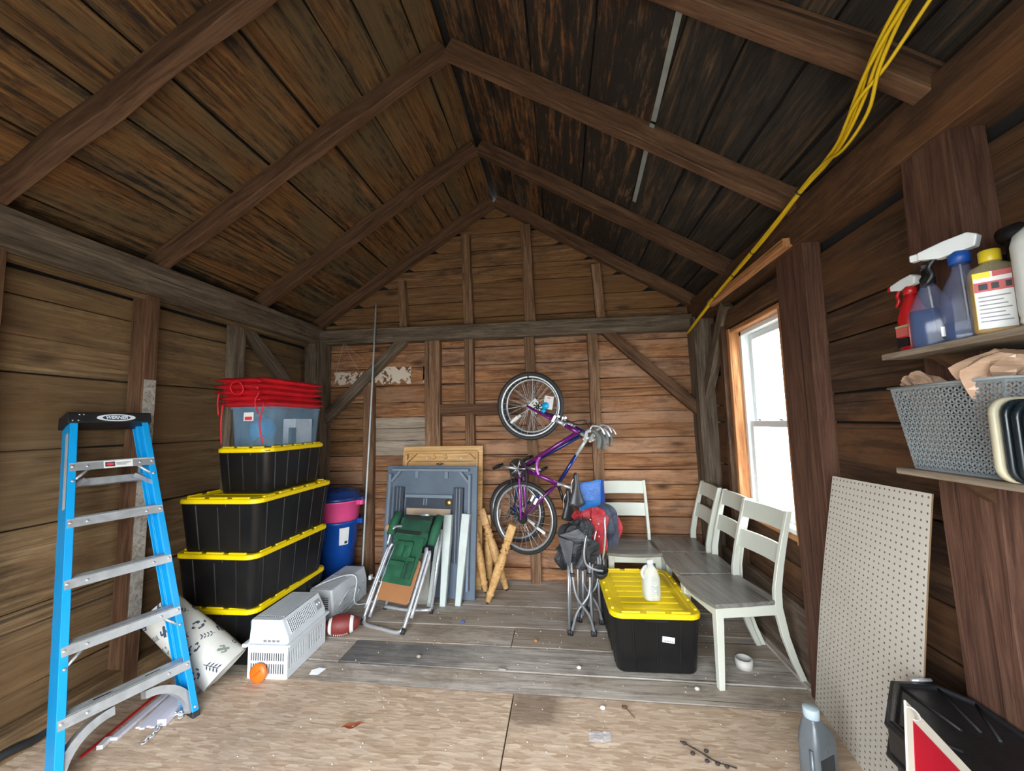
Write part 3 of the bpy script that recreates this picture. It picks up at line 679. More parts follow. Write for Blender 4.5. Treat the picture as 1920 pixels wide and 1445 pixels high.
tote('black tote with yellow lid second from the bottom of the left stack', (-2.275, 2.745, 0.360), 0.0, 0.60, 0.82, 0.360, GT)
tote('black tote with yellow lid below the smaller top tote in the stack', (-2.26, 2.745, 0.712), 0.02, 0.60, 0.86, 0.362, GT)
tote('smaller black tote with yellow lid holding up the clear bin', (-2.245, 2.83, 1.066), 0.03, 0.42, 0.70, 0.325, GT)

# clear bin with its contents
M_CLR = clearmat('blue_clear_plastic', (0.30, 0.52, 0.74), 0.2, 0.10)
cb = thing('clear_bin', 'translucent blue plastic bin on top of the tote stack', 'bin', (-2.215, 2.82, 1.3865), 0.03)
Wc, Lc, Hc = 0.34, 0.60, 0.285
mb = MB(); out_ = [rrect(Wc/2*k, Lc/2*k2, 0.03, 4, z) for z, k, k2 in ((0.0, 0.88, 0.92), (0.27, 0.97, 0.98), (0.27, 1.0, 1.0), (Hc, 1.0, 1.0))]
inn = [rrect(Wc/2*k-0.004, Lc/2*k2-0.004, 0.028, 4, z) for z, k, k2 in ((Hc, 1.0, 1.0), (0.27, 0.965, 0.975), (0.004, 0.88, 0.92))]
mb.loft(out_+inn, 0, True); mb.build('body', M_CLR, cb)
MB().box(-0.055, 0.02, -Lc/2*0.975-0.002, -Lc/2*0.975, 0.185, 0.245).build('sticker', M_PAPERW, cb)
MB().box(-0.045, 0.01, -Lc/2*0.975-0.003, -Lc/2*0.975-0.002, 0.19, 0.215).build('sticker_print', M_REDINK, cb)
def inside(mb, name, mat, label, cat, z=0.0, bevel=0.0):
    o = mb.build(name, mat, None, bevel=bevel); o.matrix_world = WM[cb].copy(); WM[o] = WM[cb].copy(); return tag(o, label, cat)
bl = MB(); bl.ball((-0.04, -0.12, 0.115), 0.085, 0.10, 0.105, 14, 8)
inside(bl, 'rolled_mat', plain('bright_blue_foam', (0.0, 0.20, 0.48), 0.7), 'bright blue bundle inside the clear bin', 'bundle')
bx = MB().box(0.02, 0.12, 0.02, 0.24, 0.006, 0.20); inside(bx, 'carton', plain('pale_carton', (0.62, 0.68, 0.74), 0.6), 'pale carton standing inside the clear bin', 'box', bevel=0.003)
bk_ = MB().box(0.10, 0.128, -0.03, 0.03, 0.006, 0.13); inside(bk_, 'dark_case', plain('slate_case', (0.05, 0.07, 0.09), 0.5), 'dark flat case upright inside the clear bin', 'case', bevel=0.004)
gd = MB().box(-0.02, 0.09, -0.24, -0.17, 0.006, 0.055); gd.tube(bez((0, -0.25, 0.03), (0.05, -0.26, 0.11), (0.09, -0.22, 0.03)), 0.006, 6)
inside(gd, 'camp_lantern', plain('gunmetal', (0.12, 0.13, 0.14), 0.4, 0.5), 'small grey gadget with a wire bail inside the clear bin', 'gadget')

# red cushions with ties
def cushion(i, z, dx, dy, rz, sx, sy, label):
    mb = MB(); ring = []
    th = 0.0225
    def prof(u, v):
        x = (u*2-1); y = (v*2-1)
        e = max(abs(x), abs(y)); k = (1-abs(x)**12)*(1-abs(y)**14)
        w = 1+0.05*abs(x*y)
        wob = 0.004*mnoise.noise(Vector((x*2.3+i*3.1, y*2.3, i*1.7)))
        return x*sx/2*w, y*sy/2*w, k, wob
    n = 14
    top = lambda u, v: (prof(u, v)[0], prof(u, v)[1], z+th*prof(u, v)[2]+prof(u, v)[3])
    bot = lambda u, v: (prof(u, v)[0], prof(u, v)[1], z-th*prof(u, v)[2]+prof(u, v)[3])
    mb.grid(top, n, n); mb.grid(bot, n, n)
    t = thing('seat_cushion', label, 'cushion', (-2.23+dx, 2.79+dy, 1.672), rz, 'red cushions piled on the clear bin')
    mb2 = mb; o = mb2.build('cover', M_RED, t)
    return t
cl = []
names_c = ['lowest red cushion in the pile, lying right on the clear bin', 'second red cushion from the bottom of the pile', 'middle red cushion of the pile on the clear bin',
           'red cushion next to the top of the pile', 'topmost red cushion of the pile on the clear bin']
for i in range(5):
    t = cushion(i, 0.022+i*0.042, random.uniform(-0.015, 0.015), random.uniform(-0.02, 0.02), random.uniform(-0.06, 0.06), 0.40-0.02*(i % 2), 0.62-0.02*((i+1) % 2), names_c[i])
    for sx in (-1, 1):
        zz = 0.022+i*0.042; x = sx*0.16; L = (0.28, 0.02, 0.16, 0.03, 0.02)[i]
        if L > 0.1 or sx > 0:
            pts = spline([(x, -0.30, zz), (x+0.02, -0.335, zz-0.02), (x-0.01*sx, -0.33, zz-L*0.5), (x+0.015, -0.325, zz-L)], 5)
            MB().tube(pts, 0.005, 5).build('tie', M_RED, t)
lp = MB().tube([(0.05*math.cos(a)-0.02, -0.315-0.01*math.sin(a), 0.13+0.045*math.sin(a)) for a in [2*PI*k/18 for k in range(18)]], 0.0045, 5, closed=True); lp.build('tie', M_RED, t)

# ================================================================== tubs in the back corner
def tub(name, label, loc, prof, mat, group=None, rings=()):
    t = thing(name, label, 'tub', loc, 0, group)
    inner = [(max(r-0.006, 0.01), z) for r, z in prof[::-1]]; inner[-1] = (inner[-1][0], prof[0][1]+0.006)
    MB().lathe([(0.01, prof[0][1])]+list(prof)+inner+[(0.01, prof[0][1]+0.006)], 32).build('body', mat, t, angle=1.2)
    return t
M_BLUEP = plain('royal_blue_plastic', (0.006, 0.06, 0.30), 0.3, var=0.08)
M_PINK = plain('pink_plastic', (0.68, 0.07, 0.22), 0.35, var=0.06)
M_NAVYP = plain('dark_blue_lid_plastic', (0.008, 0.03, 0.13), 0.3, var=0.1)
TX, TY = -2.175, 3.60
t = tub('bucket', 'tall royal blue bucket with a white and red sticker in the back corner', (TX, TY, 0.0), [(0.145, 0.0), (0.165, 0.40), (0.178, 0.42), (0.195, 0.60), (0.215, 0.615), (0.215, 0.64)], M_BLUEP, None)
for s in (-1, 1):
    MB().loft([rrect(0.03, 0.02, 0.01, 3, z, s*0.225, 0) for z in (0.60, 0.645)], 0, False).build('handle', M_BLUEP, t, bevel=0.003)
def on_curve(r, z0, z1, a0, a1, off=0.002, n=8, taper=0.0):
    f = lambda u, v: ((r+off+taper*v)*math.cos(a0+(a1-a0)*u), (r+off+taper*v)*math.sin(a0+(a1-a0)*u), z0+(z1-z0)*v)
    return MB().grid(f, n, 1)
sk = on_curve(0.1795, 0.43, 0.585, -0.95, -0.50, 0.001, 8, 0.0165).build('sticker', M_PAPERW, t)
on_curve(0.1815, 0.475, 0.575, -0.90, -0.55, 0.002, 8, 0.012).build('sticker_print', M_REDINK, sk)
on_curve(0.183, 0.505, 0.55, -0.83, -0.62, 0.003, 8, 0.006).build('sticker_print', M_INK, sk)
on_curve(0.1805, 0.440, 0.463, -0.70, -0.56, 0.002, 4, 0.003).build('sticker_print', M_INK, sk)
t = tub('bucket', 'pink bucket nested in the tall blue one', (TX, TY, 0.0), [(0.15, 0.46), (0.175, 0.60), (0.19, 0.645), (0.205, 0.80), (0.222, 0.81), (0.222, 0.825)], M_PINK)
MB().loft([rrect(0.035, 0.04, 0.02, 3, z, 0.232, 0) for z in (0.775, 0.82)], 0, False).build('handle', M_PINK, t, bevel=0.004)
t = thing('tub_lid', 'dark blue domed lid on the pink bucket', 'lid', (TX, TY, 0.826))
MB().lathe([(0.19, 0.0), (0.24, 0.0), (0.245, 0.02), (0.225, 0.035), (0.20, 0.045), (0.19, 0.075), (0.17, 0.088), (0.02, 0.095)], 36).build('dome', M_NAVYP, t)
MB().loft([rrect(0.05, 0.05, 0.02, 3, z, 0.235, 0) for z in (0.0, 0.022)], 0, False).build('lip_tab', M_NAVYP, t, bevel=0.004)
MB().box(-0.10, 0.10, -0.012, 0.012, 0.09, 0.105).build('grip', M_NAVYP, t, bevel=0.004)

# ================================================================== white window units
M_ACW = plain('appliance_white', (0.66, 0.70, 0.73), 0.42, var=0.05)
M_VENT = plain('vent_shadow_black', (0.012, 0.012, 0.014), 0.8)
def ac_front():
    t = thing('air_conditioner', 'white window air conditioner with slatted grilles in front of the tote stack', 'appliance', (-1.845, 2.515, 0.0), 0.04, 'white window units on the floor')
    w, d, h = 0.125, 0.205, 0.19
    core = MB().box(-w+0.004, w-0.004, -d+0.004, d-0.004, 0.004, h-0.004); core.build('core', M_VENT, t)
    # lower case: panels with vertical slots left open over the dark core
    def slotted(nm, axis, fixed, out, u0, u1, z0, z1, rowsv, n, solid=()):
        mb = MB(); T = 0.004
        def put(a, b, c, e):
            if axis == 'x': mb.box(a, b, min(fixed, fixed+out*T), max(fixed, fixed+out*T), c, e)
            else: mb.box(min(fixed, fixed+out*T), max(fixed, fixed+out*T), a, b, c, e)
        zz = z0
        for (r0, r1) in rowsv:
            put(u0, u1, zz, r0); zz = r1
            st = (u1-u0-0.03)/n
            put(u0, u0+0.015, r0, r1); put(u1-0.015, u1, r0, r1)
            for i in range(n+1):
                c = u0+0.015+i*st; put(max(u0, c-st*0.24), min(u1, c+st*0.24), r0, r1)
        put(u0, u1, zz, z1)
        return mb.build(nm, M_ACW, t)
    slotted('slotted_panel', 'x', -d, -1, -w, w, 0, h, [(0.03, 0.088), (0.104, 0.150)], 15)
    slotted('slotted_panel', 'y', w, 1, -d, -0.02, 0, h, [(0.055, 0.15)], 9)
    slotted('slotted_panel', 'y', w, 1, 0.0, d, 0, h, [(0.055, 0.15)], 9)
    MB().box(w, w+0.004, -0.02, 0.0, 0, h).build('panel_mullion', M_ACW, t)
    MB().box(-w-0.004, -w, -d, d, 0, h).build('side_panel', M_ACW, t); MB().box(-w, w, d, d+0.004, 0, h).build('side_panel', M_ACW, t)
    MB().loft([rrect(w+0.026, d+0.02, 0.012, 3, z) for z in (h, h+0.012)], 0, False).build('flange', M_ACW, t, bevel=0.003)
    # upper housing
    up = MB(); z0 = h+0.012
    a = rrect(w+0.004, d+0.005, 0.015, 3, z0); b = rrect(w+0.002, d+0.003, 0.015, 3, z0+0.03); c_ = rrect(w-0.025, d-0.004, 0.015, 3, z0+0.135, -0.022)
    up.loft([a, b, c_], 0, False); uo = up.build('housing', M_ACW, t, bevel=0.003, angle=0.5)
    for i in range(13):
        x = -0.115+i*0.0145
        MB().box(x, x+0.0085, -0.155, 0.165, z0+0.1352, z0+0.1375).build('top_slat', M_ACW, uo)
    MB().box(-0.122, 0.075, -0.16, 0.17, z0+0.1350, z0+0.1356).build('top_vent', plain('vent_grey', (0.14, 0.15, 0.16), 0.7), uo)
    # egg-crate grille on the sloped right face
    p0 = Vector((w+0.003, 0, z0+0.03)); p1 = Vector((w-0.047, 0, z0+0.135)); sl = (p1-p0); nn = Vector((sl.z, 0, -sl.x)).normalized()
    Mg = frame(p0+nn*0.001, (0, 1, 0), nn)                    # local X = along y, local Y up the slope (sign below)
    sgn = 1 if (Mg.to_3x3() @ Vector((0, 1, 0))).dot(sl) > 0 else -1
    gl = MB(); H = sl.length
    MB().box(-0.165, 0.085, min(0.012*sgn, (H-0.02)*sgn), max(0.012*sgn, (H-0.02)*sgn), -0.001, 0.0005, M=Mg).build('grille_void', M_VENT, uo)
    for i in range(7):
        y = sgn*(0.016+i*(H-0.04)/6); gl.box(-0.165, 0.085, y-0.0022, y+0.0022, 0.0005, 0.004, M=Mg)
    for i in range(17):
        x = -0.165+i*0.25/16; gl.box(x-0.002, x+0.002, min(0.012*sgn, (H-0.02)*sgn), max(0.012*sgn, (H-0.02)*sgn), 0.0005, 0.0045, M=Mg)
    gl.build('air_grille', M_ACW, uo)
    MB().box(0.115, 0.17, min(0.02*sgn, (H-0.03)*sgn), max(0.02*sgn, (H-0.03)*sgn), -0.001, 0.002, M=Mg).build('control_panel', plain('grey_panel', (0.3, 0.32, 0.33), 0.5), uo)
    for q in (0.13, 0.155): MB().lathe([(0.001, 0.009), (0.008, 0.008), (0.009, 0.002)], 12, M=Mg @ Matrix.Translation((q, sgn*H*0.5, 0))).build('knob', M_WHITE, uo)
    # rating plate
    lo = MB().box(-0.03, 0.085, -d-0.0068, -d-0.005, z0+0.008, z0+0.028).build('rating_plate', M_PAPERW, uo)
    for k in range(4): MB().box(-0.025+0.028*k, -0.005+0.028*k, -d-0.0075, -d-0.0066, z0+0.012, z0+0.025).build('plate_print', plain('grey_print', (0.2, 0.2, 0.21), 0.6), lo)
    MB().box(-w-0.002, -w+0.022, -d+0.012, -d+0.03, z0+0.09, z0+0.126).build('blue_tape', plain('blue_tape', (0.0, 0.25, 0.55), 0.6), uo)
    MB().box(-0.150, -0.118, -d-0.03, -d+0.06, h+0.0, h+0.02).build('flange_corner', M_ACW, t, bevel=0.003)
ac_front()
def ac_rear():
    t = thing('air_conditioner', 'white window air conditioner lying behind, wrapped in its own cord', 'appliance', (-1.925, 3.225, 0.0), 0.0, 'white window units on the floor')
    w, d, h = 0.112, 0.27, 0.245
    MB().loft([rrect(w, d, 0.015, 3, 0.0), rrect(w, d, 0.015, 3, 0.14), rrect(w-0.018, d-0.01, 0.015, 3, h)], 0, False).build('case', M_ACW, t, bevel=0.003, angle=0.5)
    for y0, y1 in ((-0.235, -0.02), (0.02, 0.235)):
        vo = MB().box(-0.085, 0.085, y0, y1, h, h+0.0006).build('top_vent', plain('vent_grey', (0.16, 0.17, 0.18), 0.7), t)
        for i in range(14):
            x = -0.085+i*0.0124; MB().box(x, x+0.0075, y0, y1, h+0.0006, h+0.003).build('top_slat', M_ACW, vo)
    gv = MB().box(-0.085, 0.075, -d-0.0006, -d+0.01, 0.10, 0.19).build('front_vent', M_VENT, t)
    for i in range(6): MB().box(-0.085, 0.075, -d-0.003, -d-0.0006, 0.103+i*0.0155, 0.111+i*0.0155).build('louvre', M_ACW, gv)
    for i in range(7): MB().box(-0.085+i*0.0265, -0.082+i*0.0265, -d-0.003, -d-0.0006, 0.10, 0.19).build('louvre', M_ACW, gv)
    cord = spline([(-0.20, -0.26, 0.18), (-0.05, -0.18, 0.258), (0.06, 0.02, 0.256), (0.125, 0.06, 0.21), (0.14, 0.0, 0.05), (0.21, 0.06, 0.012), (0.30, 0.2, 0.012), (0.26, 0.32, 0.03), (0.19, 0.30, 0.12), (0.17, 0.22, 0.16)], 6)
    MB().tube(cord, 0.006, 6).build('power_cord', M_WHITE, t)
    c2 = spline([(0.122, -0.20, 0.11), (0.126, -0.05, 0.17), (0.126, 0.10, 0.11), (0.126, -0.02, 0.06), (0.126, -0.18, 0.05)], 6)
    MB().tube(c2, 0.005, 6).build('power_cord', M_WHITE, t)
    MB().loft([rrect(0.012, 0.02, 0.005, 2, z, 0.172, 0.215) for z in (0.15, 0.185)], 0, False).build('plug', M_WHITE, t, bevel=0.002)
    fl = MB().grid(lambda u, v: (0.1135+0.01*mnoise.noise(Vector((u*5, v*5, 2))), -0.24+0.45*u, 0.01+0.14*v), 14, 6); fl.build('plastic_sheet', clearmat('thin_film', (0.8, 0.85, 0.88), 0.35, 0.15), t)
ac_rear()
ks = MB().tube([(-1.86, 2.92, 0.22), (-1.80, 2.90, 0.215), (-1.765, 2.88, 0.22)], 0.006, 6)

# ================================================================== football, cap, shard, rolled cloth, blind slats, chain
t = thing('football', 'brown football with white stripes and laces on the floor', 'ball', (-1.655, 2.82, 0.073), 0.35)
def fb(r, x): return r
mb = MB(); rings = []
for i in range(21):
    x = -0.128+0.256*i/20; q = max(0.0, 1-(x/0.128)**2); r = 0.073*q**0.62+0.0005
    rings.append([(x, r*math.cos(2*PI*j/20), r*math.sin(2*PI*j/20)) for j in range(20)])
mb.loft(rings, 0, True); mb.build('shell', plain('football_leather', (0.17, 0.022, 0.018), 0.5, var=0.15, bstr=0.4, bscale=260), t)
for xs in (-0.085, 0.062):
    rg = []
    for x in (xs, xs+0.011, xs+0.022):
        r = 0.073*(1-(x/0.128)**2)**0.62+0.0012
        rg.append([(x, r*math.cos(a), r*math.sin(a)) for a in [1.7+2.7*k/12 for k in range(13)]])
    g = MB(); vs = [p for r in rg for p in r]; g.add(vs, [(i*13+j, i*13+j+1, (i+1)*13+j+1, (i+1)*13+j) for i in range(2) for j in range(12)], 0, True); g.build('stripe', M_WHITE, t)
for k in range(8):
    x = -0.045+0.0128*k; r = 0.073*(1-(x/0.128)**2)**0.62+0.002
    MB().tube([(x, r*math.cos(a), r*math.sin(a)) for a in (3.75, 3.95, 4.15)], 0.0025, 5).build('lace', M_WHITE, t)
t = thing('screw_cap', 'orange ribbed screw cap leaning on the front air conditioner', 'cap', (-1.868, 2.272, 0.052), 0.0)
Mo = TR(0, 0, 0, rx=PI/2-0.12)
MB().lathe([(0.002, 0.008), (0.043, 0.008), (0.047, 0.004), (0.052, 0.002), (0.052, -0.014), (0.046, -0.016), (0.002, -0.016)], 28, M=Mo).build('disc', plain('orange_plastic', (0.85, 0.16, 0.01), 0.4), t)
MB().box(-0.028, 0.028, -0.005, 0.005, 0.008, 0.018, M=Mo @ Matrix.Rotation(0.7, 4, 'Z')).build('grip_bar', plain('orange_plastic_grip', (0.75, 0.13, 0.01), 0.4), t, bevel=0.003)
mb = MB().add([(-1.60, 2.37, 0.002), (-1.545, 2.375, 0.002), (-1.52, 2.42, 0.012), (-1.56, 2.415, 0.018), (-1.60, 2.395, 0.014)], [(0, 1, 2, 3, 4)])
mb.add([(-1.60, 2.37, 0.0), (-1.545, 2.375, 0.0), (-1.52, 2.42, 0.01), (-1.56, 2.415, 0.016), (-1.60, 2.395, 0.012)], [(4, 3, 2, 1, 0)])
single(mb, 'plastic_shard', M_WHITE, 'white broken plastic shard on the floorboards', 'scrap', (-1.56, 2.39, 0.0))

def cloth_roll():
    p0, p1 = Vector((-2.055, 2.225, 0.105)), Vector((-2.44, 2.165, 0.45))
    ax = (p1-p0); L = ax.length; M = frame(p0, ax, (0, -1, 0.3))        # local X = roll axis
    t = thing('rolled_rug', 'cream cloth rolled up with a navy cactus and leaf print behind the ladder', 'rug', M=M)
    M_CLOTH = plain('cream_cloth', (0.56, 0.55, 0.50), 0.8, var=0.08, scale=8, bstr=0.25, bscale=300)
    R0, R1 = 0.125, 0.105
    def rad(x, a): return R0+(R1-R0)*x/L + 0.010*mnoise.noise(Vector((x*4, math.cos(a)*1.5, math.sin(a)*1.5)))
    mb = MB(); rings = []
    for i in range(13):
        x = -0.02+(L+0.02)*i/12
        rings.append([(x, rad(x, a)*math.cos(a), rad(x, a)*math.sin(a)) for a in [2*PI*k/28 for k in range(28)]])
    mb.loft(rings, 0, True, caps=False)
    # spiral inner layers at the open end
    for q in (0.80, 0.6):
        rg = [[(x, q*rad(x, a)*math.cos(a), q*rad(x, a)*math.sin(a)) for a in [2*PI*k/24 for k in range(24)]] for x in (-0.02+0.012*(1-q), L)]
        mb.loft(rg, 0, True, caps=False)
    mb.build('cloth', M_CLOTH, t)
    navy = plain('navy_print', (0.035, 0.05, 0.085), 0.8); sage = plain('sage_print', (0.20, 0.23, 0.20), 0.8)
    def motif(poly, x, a, rot, sc, mat):
        g = MB(); vs = []
        c, s = math.cos(rot), math.sin(rot)
        for px, py in poly:
            X = x+sc*(c*px-s*py); A = a+sc*(s*px+c*py)/0.11; r = rad(X, A)+0.0015
            vs.append((X, r*math.cos(A), r*math.sin(A)))
        g.add(vs, [list(range(len(vs)))]); g.build('print_motif', mat, t)
    def leafpoly(cx, cy, ang, l, wd):
        return [(cx+math.cos(ang)*l*q-math.sin(ang)*wd*w, cy+math.sin(ang)*l*q+math.cos(ang)*wd*w) for q, w in ((0, 0), (0.3, 0.8), (0.6, 1), (1, 0), (0.6, -1), (0.3, -0.8))]
    def sprig(x, a, rot, sc, mat):
        motif([(-1, -0.04), (1, -0.04), (1, 0.04), (-1, 0.04)], x, a, rot, sc, mat)
        for q in (-0.6, -0.15, 0.3, 0.75):
            for sg in (-1, 1): motif(leafpoly(q, 0, sg*0.9, 0.6, 0.09), x, a, rot, sc, mat)
    def cactus(x, a, rot, sc, mat):
        motif([(-1, -0.22), (0.8, -0.22), (1, 0), (0.8, 0.22), (-1, 0.22)], x, a, rot, sc, mat)
        motif([(-0.3, 0.22), (0.1, 0.22), (0.1, 0.45), (0.6, 0.45), (0.6, 0.7), (-0.1, 0.7), (-0.3, 0.55)], x, a, rot, sc, mat)
        motif([(-0.6, -0.22), (-0.2, -0.22), (-0.2, -0.45), (0.3, -0.45), (0.3, -0.7), (-0.4, -0.7), (-0.6, -0.55)], x, a, rot, sc, mat)
    rnd = random.Random(5)
    i = 0
    for x in (0.06, 0.17, 0.28, 0.39, 0.49):
        for a in [k*0.74+x*7 for k in range(8)]:
            f = (sprig, cactus)[i % 2]; f(x+rnd.uniform(-0.02, 0.02), a, rnd.uniform(0, 6), rnd.uniform(0.03, 0.042), sage if i % 5 == 3 else navy); i += 1
    # loose flap spreading on the floor
    fl = MB().grid(lambda u, v: (0.0+0.42*u, 0.118+0.05*v-0.02*u, -0.03-0.10*v), 6, 3)
cloth_roll()

M_SLAT = plain('lilac_white_vinyl', (0.60, 0.60, 0.70), 0.4, var=0.05)
def bar(p0, p1, wd, th, mat, name, label, cat, group=None, bevel=0.001, chan=False):
    p0, p1 = Vector(p0), Vector(p1); L = (p1-p0).length; M = frame(p0, p1-p0, (0, 0, 1))
    mb = MB()
    if chan:
        mb.box(0, L, -wd/2, wd/2, -th/2, -th/2+0.003); mb.box(0, L, -wd/2, -wd/2+0.003, -th/2, th/2); mb.box(0, L, wd/2-0.003, wd/2, -th/2, th/2)
    else: mb.box(0, L, -wd/2, wd/2, -th/2, th/2)
    o = mb.build(name, mat, None, bevel=bevel); o.matrix_world = M; WM[o] = M
    return tag(o, label, cat, group)
GS = 'white blind slats lying under the ladder'
slat_l = ['white blind rail lying nearest the ladder rail', 'second white blind slat beside the rail', 'third white blind slat in the bundle', 'fourth white blind slat in the bundle', 'white blind slat beside the wide head rail']
for k, (x, y, x2, y2) in enumerate(((-2.245, 1.80, -2.33, 2.24), (-2.20, 1.875, -2.29, 2.25), (-2.175, 1.872, -2.265, 2.24), (-2.152, 1.888, -2.24, 2.23), (-2.13, 1.885, -2.215, 2.22))):
    bar((x, y, 0.010), (x2, y2, 0.012+0.004*k), 0.024 if k else 0.034, 0.009 if k else 0.016, M_SLAT, 'vinyl_strip', slat_l[k], 'blind strip', GS)
bar((-2.098, 1.905, 0.020), (-2.185, 2.22, 0.022), 0.042, 0.034, M_SLAT, 'blind_head_rail', 'wide white blind head rail at the right of the slat bundle', 'rail')
bar((-2.255, 1.748, 0.010), (-2.275, 1.80, 0.010), 0.026, 0.02, M_WHITE, 'rail_end_cap', 'white end cap with grey print by the red rod', 'cap')
bar((-2.285, 1.695, 0.006), (-2.385, 2.20, 0.006), 0.010, 0.010, plain('red_rod', (0.5, 0.01, 0.015), 0.4), 'plastic_rod', 'thin red rod along the floor by the blind slats', 'rod')
def chain():
    t = thing('steel_chain', 'short bright steel chain on the floor under the ladder', 'chain', (-2.10, 1.87, 0.0))
    pts = spline([(-2.075, 1.795, 0.008), (-2.08, 1.85, 0.01), (-2.10, 1.90, 0.014), (-2.10, 1.96, 0.018), (-2.07, 1.985, 0.012), (-2.05, 1.96, 0.010)], 3)
    for i in range(0, len(pts)-1):
        p = (pts[i]+pts[i+1])/2; d = pts[i+1]-pts[i]; M = frame(p, d, (0, 0.3, 1)) @ Matrix.Rotation((i % 2)*PI/2, 4, 'X')
        h = d.length*0.72
        lk = [(h*math.cos(a)+0*1, 0.010*math.sin(a), 0) for a in [2*PI*k/10 for k in range(10)]]
        MB().tube(lk, 0.0035, 6, closed=True, M=M).build('link', M_CHROME, t, world=True)
chain()
hs = MB().tube(spline([(-2.62, 1.50, 0.03), (-2.60, 1.62, 0.05), (-2.61, 1.74, 0.03), (-2.63, 1.86, 0.05)], 5), 0.022, 8)
single(hs, 'hose_end', M_RUB, 'black hose end lying along the left wall base', 'hose', (-2.61, 1.68, 0.0))
# ================================================================== leaning pole
pl = MB().tube([(-1.885, 3.521, 0.0), (-1.888, 3.60, 0.9), (-1.895, 3.69, 1.8), (-1.905, 3.785, 2.815)], 0.0085, 10)
single(pl, 'metal_pole', plain('galvanised_tube', (0.46, 0.51, 0.52), 0.45, 0.1), 'long thin grey metal pole leaning in the back left corner', 'pole', (-1.885, 3.521, 0.0))

# ================================================================== table tops and table legs
HONEY = wood('honey_oak', (0.42, 0.22, 0.075), (0.58, 0.34, 0.135), (0.70, 0.45, 0.20), stain=(0.3, 0.15, 0.05), amt=0.3, rough=0.45, vary=0.12, knots=0.0, bstr=0.06)
M_SLATE = plain('slate_blue_paint', (0.10, 0.135, 0.18), 0.55, var=0.15, scale=4, dirt=(0.16, 0.18, 0.2), dirt_amt=0.35)
M_SLATE2 = plain('slate_light_paint', (0.17, 0.21, 0.26), 0.5, var=0.12, scale=5)
M_SLATED = plain('slate_dark_slide', (0.035, 0.045, 0.062), 0.5, var=0.2)
M_PALE = plain('pale_grey_paint', (0.50, 0.56, 0.53), 0.5, var=0.08, scale=3, dirt=(0.3, 0.3, 0.26))
BRASS = plain('brass', (0.55, 0.36, 0.10), 0.3, 0.9)
def grey_table():
    P2, P1, P3 = Vector((-1.71, 3.53, 0)), Vector((-0.81, 3.43, 0)), Vector((-1.69, 3.65, 1.127))
    u = (P1-P2).normalized(); v = P3-P2; v = (v-u*u.dot(v)).normalized(); n = u.cross(v)      # n faces the camera
    M = Matrix((u, v, n)).transposed().to_4x4(); M.translation = P2
    t = thing('dismantled_table', 'upturned slate blue table top with apron frame leaning on the back wall', 'table top', M=M)
    W, H = 0.915, 1.135
    MB().box(0, W, 0, H, -0.024, 0).build('top_panel', M_SLATE, t, bevel=0.004)
    def rail(nm, x0, x1, y0, y1, h=0.05, mat=M_SLATE2): return MB().box(x0, x1, y0, y1, 0, h).build(nm, mat, t, bevel=0.003)
    rail('apron_rail', 0.075, 0.845, 1.085, 1.108); rail('apron_rail', 0.845, 0.868, 0.08, 1.06); rail('apron_rail', 0.045, 0.068, 0.08, 1.06)
    for sx, x in ((1, 0.075), (-1, 0.84)):
        b = MB(); b.box(-0.075, 0.075, -0.010, 0.010, 0, 0.04, M=Matrix.Translation((x+sx*0.045, 1.045, 0)) @ Matrix.Rotation(sx*0.85, 4, 'Z')); b.build('corner_brace', M_SLATE2, t)
    for x in (0.30, 0.60): rail('cleat', x, x+0.035, 1.02, 1.085, 0.02)
    for x in (0.105, 0.70):
        so = MB().box(x, x+0.095, 0.30, 0.94, 0, 0.035).build('slide', M_SLATED, t, bevel=0.003)
        for k in (0.03, 0.06): MB().box(x+k, x+k+0.006, 0.30, 0.94, 0.035, 0.037).build('slide_groove', M_SLATE2, so)
    po = MB().box(0.22, 0.685, 0.30, 0.86, 0.0, 0.012).build('leaf_panel', M_SLATED, t, bevel=0.002)
    rail('leaf_rail', 0.215, 0.69, 0.845, 0.875, 0.03, M_SLATE2)
    MB().box(0.23, 0.67, 0.69, 0.75, 0.012, 0.0135).build('bare_wood_strip', plain('pale_bare_pine', (0.46, 0.34, 0.24), 0.7, var=0.15), po)
    for x in (0.40, 0.425): MB().box(x, x+0.012, 0.78, 0.84, 0.012, 0.02).build('clip', M_SLATE2, po)
    MB().lathe([(0.001, 0), (0.032, 0), (0.032, 0.002), (0.02, 0.004), (0.012, 0.010), (0.001, 0.011)], 18, M=Matrix.Translation((0.645, 0.807, 0.013))).build('lock_rose', BRASS, po)
    MB().lathe([(0.001, 0), (0.03, 0), (0.03, 0.002), (0.001, 0.003)], 18, M=Matrix.Translation((0.07, 0.57, 0.05))).build('bare_patch', HONEY, t)
    MB().tube([(0.82, 0.62, 0.055), (0.858, 0.64, 0.055), (0.87, 0.64, 0.03)], 0.003, 5).build('wire_hook', M_CHROME, t)
grey_table()
